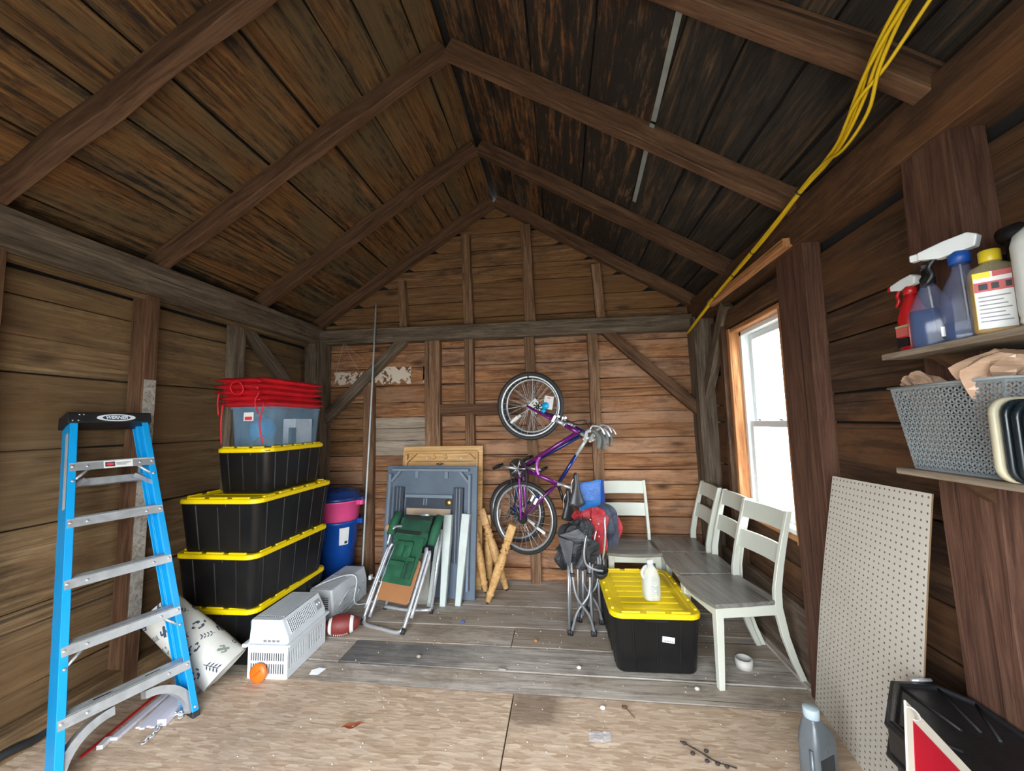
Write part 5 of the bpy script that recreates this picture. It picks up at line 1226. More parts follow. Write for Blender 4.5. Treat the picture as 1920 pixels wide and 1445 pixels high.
crumple([(-0.10, 0.05, 0.42), (-0.12, 0.03, 0.50), (-0.10, 0.02, 0.60)], [0.03, 0.055, 0.03], 6.0).build('cloth_fold', M_GCLOTH, t)
MB().tube(spline([(0.05, -0.09, 0.70), (0.03, -0.10, 0.58), (0.045, -0.10, 0.50), (0.11, -0.10, 0.465), (0.16, -0.09, 0.455)], 5), 0.008, 8).build('arm_tube', M_STEELG, t)
cp = MB(); cp.lathe([(0.03, 0.0), (0.05, 0.03), (0.055, 0.06), (0.05, 0.06), (0.028, 0.004)], 16, M=TR(0.145, -0.06, 0.405, rx=0.35)); cp.build('cup_holder', M_GCLOTH, t)
t, h = camp_chair('red and navy camp chair folded in the middle of the bunch', (0.165, 3.20, 0.0), -0.1, M_RCLOTH, M_NCLOTH, 0.54)
crumple([(0.03, -0.03, 0.50), (0.06, -0.04, 0.58), (0.07, -0.05, 0.70), (0.06, -0.04, 0.79), (0.05, -0.02, 0.84)], [0.04, 0.075, 0.095, 0.095, 0.05], 3.7).build('seat_cloth', M_RCLOTH, t)
crumple([(0.145, 0.0, 0.56), (0.16, 0.0, 0.66), (0.15, 0.0, 0.78), (0.10, 0.01, 0.86)], [0.05, 0.075, 0.075, 0.035], 8.1).build('side_cloth', M_NCLOTH, t)
crumple([(0.19, 0.02, 0.57), (0.21, 0.03, 0.68), (0.19, 0.03, 0.80)], [0.03, 0.05, 0.03], 4.4).build('side_cloth', M_RCLOTH, t)
crumple([(-0.10, -0.03, 0.76), (-0.05, -0.05, 0.80), (-0.01, -0.05, 0.77)], [0.025, 0.038, 0.03], 2.2).build('strap_end', M_RCLOTH, t)
MB().tube(spline([(0.11, -0.09, 0.48), (0.135, -0.13, 0.66), (0.135, -0.11, 0.80)], 4), 0.0075, 8).build('arm_tube', M_CHROME, t)
MB().tube(spline([(0.03, -0.12, 0.52), (0.05, -0.15, 0.62), (0.07, -0.15, 0.70)], 4), 0.006, 8).build('arm_tube', M_CHROME, t)
for x, z in ((0.03, 0.78), (0.09, 0.75), (0.02, 0.69), (0.09, 0.66)): MB().lathe([(0.001, 0.004), (0.006, 0.002), (0.007, 0)], 8, M=TR(x, -0.135, z, rx=PI/2)).build('grommet', M_CHROME, t)
t, h = camp_chair('bright blue camp chair folded at the back of the bunch', (0.215, 3.40, 0.0), 0.2, M_BCLOTH, M_BCLOTH, 0.56)
for a, b, c_, d, mt in (((-0.10, -0.02, 0.70), (0.06, -0.03, 0.66), (0.085, -0.02, 1.025), (-0.105, -0.01, 1.0), M_BCLOTH), ((0.06, -0.03, 0.64), (0.13, 0.03, 0.66), (0.125, 0.03, 1.01), (0.08, -0.02, 1.025), plain('blue_nylon_deep', (0.012, 0.04, 0.26), 0.6)), ((-0.10, -0.035, 0.86), (0.06, -0.045, 0.87), (0.068, -0.04, 1.015), (-0.10, -0.03, 0.995), plain('woven_blue_panel', (0.07, 0.17, 0.46), 0.7, var=0.3, scale=60))):
    a, b, c_, d = Vector(a), Vector(b), Vector(c_), Vector(d)
    f = lambda u, v: a.lerp(b, u).lerp(d.lerp(c_, u), v)+Vector((0, 0.014*mnoise.noise(Vector((u*3+1, v*3, 2))), 0))
    m_ = MB().grid(f, 8, 8); m_.grid(lambda u, v: f(u, v)+Vector((0, 0.012, 0)), 8, 8); m_.build('back_cloth', mt, t)
MB().tube([(-0.085, 0.0, 0.60), (-0.11, 0.0, 1.03)], 0.009, 8).build('back_tube', M_STEELG, t)
MB().tube([(0.055, -0.035, 0.62), (0.075, -0.03, 0.80)], 0.006, 8).build('back_tube', M_STEELG, t)
# ================================================================== dining chairs
M_CHW = plain('eggshell_white_paint', (0.58, 0.60, 0.52), 0.42, var=0.04, scale=3)
M_SEAT = wood('grey_stained_seat', (0.10, 0.095, 0.085), (0.19, 0.18, 0.16), (0.27, 0.26, 0.235), stain=(0.07, 0.06, 0.05), amt=0.25, rough=0.3, vary=0.08, knots=0.0, bstr=0.05)
def make_chair(label, M):
    t = thing('dining_chair', label, 'chair', M=M, group='white dining chairs with grey seats')
    hw, fy, by, sz = 0.205, -0.21, 0.19, 0.455
    # seat, dished with a rounded front
    def outline(z, g):
        pts = []
        for k in range(9):
            a = k/8; x = -hw-0.012+g+(2*hw+0.024-2*g)*a; pts.append((x, fy-0.012+g-0.030*math.sin(PI*a), z))
        pts += [(hw+0.010-g, 0.0, z), (hw-0.005-g, by-0.005-g, z), (-hw+0.005+g, by-0.005-g, z), (-hw-0.010+g, 0.0, z)]
        return pts
    mb = MB(); mb.loft([outline(sz-0.018, 0.006), outline(sz-0.012, 0.0), outline(sz+0.002, 0.0), outline(sz+0.006, 0.006)], 0, False); mb.build('seat', M_SEAT, t)
    for s in (-1, 1):
        rg = []
        for z, h, dx, dy in ((0.0, 0.0165, 0.014, -0.018), (0.02, 0.017, 0.013, -0.017), (0.34, 0.0225, 0.0, 0.0), (sz-0.018, 0.0225, 0.0, 0.0)):
            cx, cy = s*(hw-0.022+dx), fy+0.022+dy; rg.append([(cx-h, cy-h, z), (cx+h, cy-h, z), (cx+h, cy+h, z), (cx-h, cy+h, z)])
        MB().loft(rg, 0, False).build('leg', M_CHW, t, bevel=0.003)
        rg = []
        for z, dy, h in ((0.0, 0.125, 0.016), (0.12, 0.075, 0.019), (0.26, 0.03, 0.022), (0.42, 0.0, 0.024), (0.52, 0.004, 0.023), (0.65, 0.03, 0.021), (0.80, 0.068, 0.019), (0.955, 0.112, 0.016), (0.96, 0.112, 0.014)):
            cx, cy = s*(hw-0.013), by-0.02+dy; rg.append([(cx-0.0125, cy-h, z), (cx+0.0125, cy-h, z), (cx+0.0125, cy+h, z), (cx-0.0125, cy+h, z)])
        MB().loft(rg, 0, False).build('back_post', M_CHW, t, bevel=0.003)
        MB().box(s*(hw-0.010)-0.009, s*(hw-0.010)+0.009, fy+0.03, by-0.02, sz-0.075, sz-0.018).build('apron', M_CHW, t, bevel=0.002)
    MB().box(-hw+0.03, hw-0.03, fy+0.008, fy+0.026, sz-0.075, sz-0.018).build('apron', M_CHW, t, bevel=0.002)
    MB().box(-hw+0.02, hw-0.02, by-0.03, by-0.012, sz-0.075, sz-0.018).build('apron', M_CHW, t, bevel=0.002)
    for z0, z1 in ((0.845, 0.955), (0.655, 0.765)):
        rg = []
        for k in range(9):
            a = k/8*2-1; x = a*(hw-0.02); bow = 0.018*(1-a*a)
            def yy(z): return by-0.022+(z-0.52)/0.44*0.108+bow
            rg.append([(x, yy(z0)-0.008, z0), (x, yy(z1)-0.008, z1), (x, yy(z1)+0.010, z1), (x, yy(z0)+0.010, z0)])
        MB().loft(rg, 0, False).build('back_slat', M_CHW, t, bevel=0.002)
    return t
def RZM(x, y, deg): return Matrix.Translation((x, y, 0)) @ Matrix.Rotation(math.radians(deg), 4, 'Z')
ch = make_chair('white dining chair nearest the viewer, beside the yellow-lidded tote', RZM(1.0, 2.705, -79))
copy_tree(ch, RZM(0.985, 3.145, -88), 'white dining chair in the middle of the row under the window')
copy_tree(ch, RZM(0.955, 3.59, -90), 'white dining chair in the back corner at the far end of the row')
copy_tree(ch, RZM(0.535, 3.535, 0), 'white dining chair against the back wall facing the viewer')

# ================================================================== tote and jug
tr = tote('black tote with yellow lid standing alone beside the dining chairs', (0.508, 2.905, 0.0), 0.035, 0.545, 0.73, 0.366, 'black tote by the chairs')
del tr['group']
lb = MB().box(0.03, 0.105, -0.372, -0.368, 0.19, 0.22, M=Matrix.Rotation(0.0, 4, 'Z') @ Matrix.Rotation(0.0, 4, 'X')); lb2 = MB()
Ml = TR(0.065, -0.347, 0.205, rx=-0.075, ry=0.12); lo = MB().box(-0.036, 0.036, -0.0015, 0.0005, -0.016, 0.016, M=Ml).build('barcode_label', M_PAPERW, tr)
for k in range(12): MB().box(-0.028+0.0047*k, -0.0262+0.0047*k+0.001*(k % 3), -0.0022, -0.0015, -0.012, -0.003, M=Ml).build('label_print', plain('grey_ink', (0.25, 0.25, 0.27), 0.7) if k == 0 else bpy.data.materials['grey_ink'], lo)
M_JUG = clearmat('cloudy_jug_plastic', (0.80, 0.84, 0.80), 0.5, 0.3)
t = thing('vinegar_jug', 'translucent white half-gallon jug on the yellow tote lid', 'jug', (0.535, 2.735, 0.368), 0.2)
k_ = 0.94
MB().loft([rrect(a*k_, b*k_, c_*k_, 5, z*k_) for a, b, c_, z in ((0.050, 0.050, 0.035, 0.0), (0.056, 0.056, 0.042, 0.006), (0.057, 0.057, 0.045, 0.10), (0.056, 0.056, 0.046, 0.135), (0.049, 0.049, 0.044, 0.170), (0.034, 0.034, 0.032, 0.205), (0.020, 0.020, 0.019, 0.222), (0.019, 0.019, 0.018, 0.235))], 0, True).build('bottle', M_JUG, t)
MB().loft([rrect(a*k_-0.003, b*k_-0.003, c_*k_-0.003, 5, z*k_) for a, b, c_, z in ((0.050, 0.050, 0.035, 0.004), (0.056, 0.056, 0.045, 0.01), (0.056, 0.056, 0.045, 0.125))], 0, True).build('liquid', clearmat('cloudy_water', (0.72, 0.78, 0.70), 0.5, 0.2), t)
MB().tube(spline([(-0.050, -0.010, 0.130), (-0.062, -0.012, 0.165), (-0.045, -0.010, 0.195), (-0.026, -0.006, 0.205)], 5), 0.010, 8).build('handle', M_JUG, t)
MB().lathe([(0.019, 0.215), (0.021, 0.217), (0.021, 0.238), (0.018, 0.241), (0.001, 0.241)], 20).build('cap', M_WHITE, t)
lb = MB().grid(lambda u, v: ((lambda a: (0.0555*math.cos(a)*1.0, 0.0555*math.sin(a)))(-2.35+1.7*u)+(0.025+0.08*v,)), 10, 1); lo = lb.build('label', plain('jug_label', (0.62, 0.66, 0.60), 0.6), t)
for q in range(7):
    MB().grid(lambda u, v: ((lambda a: (0.0562*math.cos(a), 0.0562*math.sin(a)))(-2.25+(0.65+0.15*((q*7) % 3))*u)+(0.034+0.010*q+0.003*v,)), 6, 1).build('label_print', bpy.data.materials['grey_ink'], lo)
MB().grid(lambda u, v: ((lambda a: (0.0562*math.cos(a), 0.0562*math.sin(a)))(-1.35+0.6*u)+(0.034+0.06*v,)), 6, 1).build('label_print', plain('label_block', (0.40, 0.46, 0.40), 0.7), lo)
t = thing('tape_roll', 'white tape roll on the floor behind the nearest chair leg', 'tape roll', (1.055, 2.70, 0.0))
MB().lathe([(0.036, 0.0), (0.050, 0.0), (0.050, 0.05), (0.036, 0.05), (0.036, 0.0)], 28, caps=False).build('tape', plain('white_tape', (0.55, 0.54, 0.50), 0.6), t)

# ================================================================== pegboard with drilled holes
def pegboard():
    TL, TRc, BL, BR = Vector((1.262, 2.06, 1.235)), Vector((1.205, 1.485, 1.255)), Vector((1.285, 2.41, 0.0)), Vector((1.19, 1.67, 0.0))
    def S(u, v):                      # u along the width from the far side, v up
        p = BL.lerp(BR, u).lerp(TL.lerp(TRc, u), v)
        return p + Vector((-0.012, 0.0, 0))*math.sin(PI*v)*(1-0.2*u) + Vector((0, 0.03, 0))*math.sin(PI*v)*(1-u)*0
    nu, nv, hr = 22, 46, 0.0043
    W_, H_ = 0.59, 1.25
    nrm = (TRc-BL).cross(TL-BR).normalized()
    if nrm.x > 0: nrm = -nrm
    mb = MB(); 
    V = {}
    def vid(p):
        mb.v.append(p); return len(mb.v)-1
    for face, off in ((0, 0.0), (1, -0.005)):
        grid_ = [[vid(S(i/nu, j/nv)+nrm*off) for i in range(nu+1)] for j in range(nv+1)]
        V[face] = [[None]*nu for _ in range(nv)]
        for j in range(nv):
            for i in range(nu):
                cu, cv = (i+0.5)/nu, (j+0.5)/nv
                hole = [vid(S(cu+hr/W_*math.cos(a), cv+hr/H_*math.sin(a))+nrm*off) for a in [PI/4+2*PI*k/8 for k in range(8)]]
                V[face][j][i] = hole
                q = [grid_[j+1][i+1], grid_[j+1][i], grid_[j][i], grid_[j][i+1]]      # at 45,135,225,315 deg
                for k in range(4):
                    a, b = q[k], q[(k+1) % 4]
                    h0, h1, h2 = hole[2*k], hole[2*k+1], hole[(2*k+2) % 8]
                    mb.f.append([a, b, h2, h1, h0]); mb.m.append(0); mb.s.append(False)
        V[(face, 'g')] = grid_
    for j in range(nv):
        for i in range(nu):
            A, B = V[0][j][i], V[1][j][i]
            for k in range(8): mb.f.append([A[k], A[(k+1) % 8], B[(k+1) % 8], B[k]]); mb.m.append(1); mb.s.append(False)
    g0, g1 = V[(0, 'g')], V[(1, 'g')]
    edge = [(0, i) for i in range(nu+1)] + [(j, nu) for j in range(1, nv+1)] + [(nv, i) for i in range(nu-1, -1, -1)] + [(j, 0) for j in range(nv-1, 0, -1)]
    for a, b in zip(edge, edge[1:]+edge[:1]): mb.f.append([g0[a[0]][a[1]], g0[b[0]][b[1]], g1[b[0]][b[1]], g1[a[0]][a[1]]]); mb.m.append(1); mb.s.append(False)
    return single(mb, 'pegboard', [plain('white_hardboard', (0.56, 0.53, 0.47), 0.5, var=0.04, scale=2), plain('hardboard_core', (0.16, 0.10, 0.05), 0.8)], 'white perforated pegboard sheet bowed against the right-hand wall', 'pegboard', (1.26, 2.1, 0.0))
pegboard()

# ================================================================== wall shelves
W_SHELF = wood('shelf_board_wood', (0.12, 0.09, 0.065), (0.21, 0.165, 0.12), (0.29, 0.235, 0.18), stain=(0.08, 0.055, 0.04), amt=0.4, vary=0.1, knots=0.2, bstr=0.15)
GSH = 'wall shelves'
def shelf(label, z, y0, y1, x0):
    t = thing('wall_shelf', label, 'shelf', ((x0+1.36)/2, (y0+y1)/2, z), 0, 'shelves on the right-hand wall')
    o = MB().box(-(y1-y0)/2, (y1-y0)/2, -(1.38-x0)/2, (1.38-x0)/2, -0.020, 0.0).build('board', W_SHELF, t, bevel=0.002)
    o.rotation_euler = (0, 0, PI/2)
    for y in (y0+0.16, y1-0.1):
        s = MB(); s.prism([(1.268 if False else 0.0, 0.0), (-(1.36-x0)*0.75, 0.0), (0.0, -0.14)], -0.012, 0.012, M=TR((1.38-x0)/2-0.01, y-(y0+y1)/2, -0.0205, rx=PI/2)); s.build('bracket', W_RIGHT, t)
    return t
shelf('upper wooden shelf holding the spray bottles', 1.728, 0.35, 1.505, 1.125)
shelf('lower wooden shelf holding the grey basket', 1.345, 0.35, 1.470, 1.105)

# ---- bottles on the upper shelf
ZS = 1.729
def loftbottle(t, secs, mat, nm='bottle', r=0.3):
    MB().loft([rrect(a, b, min(a, b)*0.75, 4, z) for a, b, z in secs], 0, True).build(nm, mat, t)
def trigger(t, z, head, noz, lever, collar, ang=0.0, k=1.0):
    """spray head pointing along local +Y turned by ang about the neck"""
    R = Matrix.Translation((0, 0, z)) @ Matrix.Rotation(ang, 4, 'Z') @ Matrix.Diagonal((k, k, k, 1))
    MB().lathe([(0.018, 0), (0.019, 0.022), (0.014, 0.026), (0.012, 0.03)], 16, M=R).build('collar', collar, t)
    prof = [(-0.030, 0.030), (0.030, 0.024), (0.066, 0.034), (0.066, 0.052), (0.02, 0.062), (-0.020, 0.066), (-0.036, 0.055)]
    M_ = R @ Matrix((Vector((0, 1, 0)), Vector((0, 0, 1)), Vector((1, 0, 0)))).transposed().to_4x4()
    MB().prism(prof, -0.012, 0.012, M=M_).build('spray_head', head, t, bevel=0.004, seg=2)
    MB().box(-0.009, 0.009, 0.066, 0.082, 0.035, 0.052, M=R).build('nozzle', noz, t, bevel=0.003)
    MB().tube(spline([(0, 0.040, 0.030), (0, 0.052, 0.012), (0, 0.048, -0.008), (0, 0.060, -0.026)], 4), 0.006, 8, M=R).build('trigger', lever, t)
    MB().tube([(0, 0, z), (0.004, -0.01, 0.02)], 0.0025, 6).build('dip_tube', M_WHITE, t)
M_REDP = plain('red_bottle_plastic', (0.42, 0.012, 0.015), 0.3)
M_CLB = clearmat('pale_violet_clear_plastic', (0.16, 0.18, 0.30), 0.30, 0.1)
M_BLIQ = clearmat('blue_cleaner_liquid', (0.010, 0.05, 0.15), 0.8, 0.1)
M_AMB = clearmat('amber_cleaner_liquid', (0.62, 0.30, 0.02), 0.85, 0.12)
t = thing('spray_bottle', 'red spray bottle with white and red trigger head at the far end of the shelf', 'spray bottle', (1.205, 1.475, ZS), 0.0, 'bottles on the upper shelf')
loftbottle(t, ((0.036, 0.024, 0.0), (0.040, 0.026, 0.006), (0.040, 0.026, 0.12), (0.030, 0.022, 0.155), (0.020, 0.017, 0.18), (0.016, 0.015, 0.205)), M_REDP)
MB().box(-0.0415, -0.036, -0.022, 0.022, 0.02, 0.05).build('label', M_BLKP, t); MB().box(-0.0415, -0.036, -0.022, 0.022, 0.055, 0.085).build('label', plain('crimson_label', (0.5, 0.1, 0.09), 0.5), t)
MB().box(-0.0420, -0.036, -0.022, 0.022, 0.086, 0.093).build('label_print', plain('olive_print', (0.35, 0.33, 0.15), 0.6), t)
trigger(t, 0.20, M_WHITE, M_REDP, M_REDP, M_REDP)
t = thing('spray_bottle', 'clear spray bottle half full of blue cleaner beside the red one', 'spray bottle', (1.185, 1.385, ZS), -0.8, 'bottles on the upper shelf')
S1 = ((0.048, 0.032, 0.0), (0.052, 0.034, 0.006), (0.052, 0.034, 0.10), (0.050, 0.033, 0.125), (0.036, 0.027, 0.16), (0.020, 0.018, 0.195), (0.016, 0.016, 0.205))
loftbottle(t, S1, M_CLB); loftbottle(t, [(a-0.003, b-0.003, min(z, 0.12)+0.002) for a, b, z in S1[:4]], M_BLIQ, 'liquid')
MB().lathe([(0.018, 0.20), (0.019, 0.225), (0.013, 0.235), (0.011, 0.26), (0.001, 0.262)], 16).build('cap', M_BLKP, t); MB().box(-0.012, 0.012, -0.03, 0.035, 0.25, 0.268).build('spray_head', M_BLKP, t, bevel=0.004); MB().tube([(0, 0, 0.2), (0.01, -0.01, 0.02)], 0.003, 6).build('dip_tube', M_WHITE, t)
t = thing('spray_bottle', 'clear spray bottle with tall white head and blue collar', 'spray bottle', (1.19, 1.285, ZS), -0.75, 'bottles on the upper shelf')
S2 = ((0.048, 0.034, 0.0), (0.052, 0.036, 0.006), (0.050, 0.035, 0.06), (0.052, 0.036, 0.13), (0.040, 0.030, 0.165), (0.022, 0.02, 0.205), (0.017, 0.017, 0.235))
loftbottle(t, S2, M_CLB); loftbottle(t, [(a-0.003, b-0.003, min(z, 0.055)+0.002) for a, b, z in S2[:3]], M_BLIQ, 'liquid')
MB().box(-0.0535, -0.045, -0.02, 0.02, 0.02, 0.05).build('label', M_PAPERW, t)
trigger(t, 0.232, M_WHITE, M_WHITE, M_BLKP, plain('cobalt_collar', (0.01, 0.07, 0.32), 0.4), 1.25, 1.3)
t = thing('cleaner_bottle', 'amber cleaner bottle with yellow cap and white warning label', 'bottle', (1.17, 1.185, ZS), -0.72, 'bottles on the upper shelf')
S3 = ((0.042, 0.030, 0.0), (0.046, 0.034, 0.006), (0.046, 0.034, 0.165), (0.040, 0.030, 0.182), (0.018, 0.018, 0.195), (0.016, 0.016, 0.21))
loftbottle(t, S3, clearmat('clear_bottle_plastic', (0.5, 0.42, 0.25), 0.35, 0.1)); loftbottle(t, [(a-0.003, b-0.003, min(z, 0.155)+0.002) for a, b, z in S3[:3]], M_AMB, 'liquid')
MB().lathe([(0.020, 0.198), (0.021, 0.20), (0.021, 0.228), (0.018, 0.231), (0.001, 0.231)], 20).build('cap', plain('mustard_cap', (0.60, 0.45, 0.02), 0.4), t)
lo = MB().box(-0.036, 0.030, -0.0375, -0.0345, 0.012, 0.165).build('label', M_PAPERW, t)
MB().box(-0.036, 0.030, -0.0385, -0.0375, 0.112, 0.138).build('label_print', plain('label_rose', (0.5, 0.10, 0.10), 0.6), lo); MB().box(-0.036, -0.005, -0.0385, -0.0375, 0.150, 0.165).build('label_print', M_YEL, lo); MB().box(-0.002, 0.030, -0.0385, -0.0375, 0.150, 0.165).build('label_print', bpy.data.materials['label_rose'], lo)
for q, (x, w_) in enumerate(((-0.028, 0.016), (-0.006, 0.013), (0.018, 0.010))): MB().box(x, x+w_, -0.0392, -0.0385, 0.117, 0.133).build('label_print', M_INK, lo)
for q in range(7): MB().box(-0.031, 0.024-0.006*(q % 3), -0.0385, -0.0375, 0.030+0.011*q, 0.033+0.011*q).build('label_print', bpy.data.materials['grey_ink'], lo)
MB().box(-0.037, -0.034, -0.034, 0.034, 0.012, 0.165).build('label', M_YEL, t)
t = thing('cleaner_jug', 'large white plastic jug at the right end of the shelf', 'jug', (1.185, 1.05, ZS), 0.0, 'bottles on the upper shelf')
loftbottle(t, ((0.066, 0.052, 0.0), (0.072, 0.056, 0.008), (0.070, 0.055, 0.02), (0.072, 0.057, 0.03), (0.072, 0.057, 0.20), (0.066, 0.052, 0.225), (0.040, 0.036, 0.25), (0.022, 0.022, 0.262), (0.022, 0.022, 0.275)), plain('milk_white_plastic', (0.62, 0.63, 0.60), 0.4))
MB().lathe([(0.026, 0.265), (0.027, 0.295), (0.001, 0.297)], 18).build('cap', M_BLKP, t); MB().tube(spline([(0.05, 0, 0.12), (0.085, 0, 0.15), (0.075, 0, 0.22), (0.04, 0, 0.245)], 4), 0.012, 8).build('handle', bpy.data.materials['milk_white_plastic'], t)
t = thing('flashlight', 'black flashlight lying behind the bottles on the shelf', 'flashlight', (1.30, 1.20, ZS+0.30)); 
MB().tube([(0.0, -0.12, 0.0), (0.0, 0.02, 0.0), (0.0, 0.03, 0.0), (0.0, 0.07, 0.0)], [0.016, 0.016, 0.026, 0.028], 16).build('barrel', M_BLKP, t); MB().tube([(0, 0.0701, 0), (0, 0.073, 0)], 0.024, 16).build('lens', plain('lens_grey', (0.05, 0.055, 0.06), 0.15), t)
bb_ = MB().loft([rrect(0.045, 0.05, 0.02, 4, z) for z in (0.0, 0.27)], 0, True, M=TR(1.31, 1.20, ZS)); single(bb_, 'black_canister', M_BLKP, 'black canister standing behind the amber bottle', 'canister', (1.31, 1.20, ZS))
bb2 = MB().loft([rrect(a, a, a*0.9, 4, z) for a, z in ((0.03, 0.0), (0.03, 0.19), (0.018, 0.21), (0.018, 0.25))], 0, True, M=TR(1.30, 1.295, ZS)); single(bb2, 'black_can', M_BLKP, 'black aerosol can behind the clear spray bottles', 'can', (1.30, 1.295, ZS))

# ---- perforated basket on the lower shelf
def basket():
    t = thing('storage_basket', 'grey plastic basket with a woven cut-out pattern on the lower shelf', 'basket', (1.186, 1.30, 1.3455), 0.0)
    GB = plain('grey_basket_plastic', (0.21, 0.23, 0.235), 0.5, var=0.06)
    H = 0.262; x0, x1 = 0.066, 0.078; y0, y1 = 0.128, 0.175
    def side(nm, P, nu, nv):
        """cut-out lattice: every cell carries a three-armed opening, alternately up and down"""
        mb = MB(); T = 0.003
        a, b, c_, d = (Vector(p) for p in P)
        n_ = (b-a).cross(d-a).normalized()
        def S(u, v, o=0): return a.lerp(b, u).lerp(d.lerp(c_, u), v)+n_*o
        def quad(u0, u1, v0, v1):
            o = len(mb.v)
            for oo in (0.0, -T):
                for u, v in ((u0, v0), (u1, v0), (u1, v1), (u0, v1)): mb.v.append(S(u, v, oo))
            for f in ((0, 1, 2, 3), (7, 6, 5, 4), (0, 4, 5, 1), (1, 5, 6, 2), (2, 6, 7, 3), (3, 7, 4, 0)): mb.f.append([q+o for q in f]); mb.m.append(0); mb.s.append(False)
        def strip(p, q, w):
            p, q = Vector(p), Vector(q); A, B = S(p.x, p.y), S(q.x, q.y); d_ = (B-A).normalized(); s_ = n_.cross(d_)*w
            o = len(mb.v)
            for oo in (0.0, -T):
                for X in (A-s_, A+s_, B+s_, B-s_): mb.v.append(X+n_*oo)
            for f in ((0, 1, 2, 3), (7, 6, 5, 4), (0, 4, 5, 1), (1, 5, 6, 2), (2, 6, 7, 3), (3, 7, 4, 0)): mb.f.append([q_+o for q_ in f]); mb.m.append(0); mb.s.append(False)
        quad(0, 1, 0, 0.035); quad(0, 1, 0.955, 1); quad(0, 0.02, 0.035, 0.955); quad(0.98, 1, 0.035, 0.955)
        lu, lv = 1.0/nu, 0.92/nv
        for j in range(nv+1):
            for i in range(nu+1):
                u = i*lu+(lu/2 if j % 2 else 0); v = 0.035+j*lv
                if u > 1.001: continue
                # node hexagon-ish: three arms to neighbours
                for du, dv in ((lu, 0), (lu/2, lv), (-lu/2, lv)):
                    uu, vv = u+du, v+dv
                    if -0.001 <= uu <= 1.001 and vv <= 0.96: strip((u, v), (uu, vv), 0.0017)
                w_ = 0.0032/((b-a).length)
                quad(max(0, u-w_), min(1, u+w_), max(0, v-0.0032/H), min(1, v+0.0032/H))
        return mb.build(nm, GB, t)
    side('side_wall', ((-x0, y0, 0), (-x0, -y0, 0), (-x1, -y1, H), (-x1, y1, H)), 18, 15)
    side('side_wall', ((-x0, -y0, 0), (x0, -y0, 0), (x1, -y1, H), (-x1, -y1, H)), 9, 15)
    side('side_wall', ((x0, y0, 0), (-x0, y0, 0), (-x1, y1, H), (x1, y1, H)), 9, 15)
    side('side_wall', ((x0, -y0, 0), (x0, y0, 0), (x1, y1, H), (x1, -y1, H)), 16, 12)
    MB().box(-x0, x0, -y0, y0, 0, 0.003).build('base', GB, t)
    rg = [(x1+0.003, y1+0.003), (-x1-0.003, y1+0.003), (-x1-0.003, -y1-0.003), (x1+0.003, -y1-0.003)]
    MB().tube([(x, y, H) for x, y in rg], 0.0045, 6, closed=True).build('rim', GB, t)
    # grey liner-coloured dark interior comes from the bags inside
basket()
M_BAG = plain('tan_plastic_bag', (0.42, 0.27, 0.18), 0.35, var=0.15, scale=14, spec=0.6)
def bag(label, pts, rad, sd, base):
    single(crumple(pts, rad, sd, 22, 6, 0.5, 0.8), 'carrier_bag', M_BAG, label, 'bag', base)
bag('crumpled tan carrier bag poking out of the basket near the window', [(1.186, 1.40, 1.40), (1.186, 1.40, 1.54), (1.17, 1.43, 1.61), (1.155, 1.465, 1.635)], [0.035, 0.045, 0.05, 0.025], 2.2, (1.186, 1.40, 1.36))
bag('larger crumpled tan carrier bag heaped in the near end of the basket', [(1.186, 1.22, 1.39), (1.186, 1.22, 1.52), (1.186, 1.20, 1.635), (1.186, 1.18, 1.68)], [0.035, 0.05, 0.085, 0.03], 5.1, (1.186, 1.22, 1.36))
gb = crumple([(1.186, 1.31, 1.40), (1.186, 1.31, 1.54), (1.186, 1.31, 1.62)], [0.035, 0.05, 0.03], 9.2, 20, 6, 0.4, 0.8)
single(gb, 'cloth_rag', plain('brown_rag', (0.10, 0.065, 0.04), 0.9, var=0.3), 'brown rag stuffed in the middle of the basket', 'rag', (1.186, 1.31, 1.36))
# ---- nested trays in front of the basket
def trays():
    t = thing('tray_set', 'black lidded tray with a cream rim standing on edge before the basket', 'tray', (1.18, 1.03, 1.3455), 0.0)
    def plate(nm, y0, y1, hx, hz, r, mat, dx=0.0):
        pts = rrect(hx, hz, r, 5)
        MB().loft([[(x*k+dx, y, z*k+hz+0.001) for x, z, _ in pts] for y, k in ((y1, 0.97), (y1-0.003, 1.0), (y0+0.003, 1.0), (y0, 0.97))], 0, True).build(nm, mat, t, angle=1)
    plate('cream_tray', 0.075, 0.092, 0.128, 0.105, 0.04, plain('cream_plastic', (0.42, 0.38, 0.27), 0.5))
    for k in range(3): plate('black_tray', 0.055-0.02*k, 0.071-0.02*k, 0.122-0.003*k, 0.102-0.003*k, 0.038, plain('blue_black_plastic', (0.008, 0.013, 0.017), 0.3) if k == 0 else bpy.data.materials['blue_black_plastic'])
    plate('black_case', -0.16, 0.012, 0.112, 0.094, 0.034, bpy.data.materials['blue_black_plastic'])
trays()

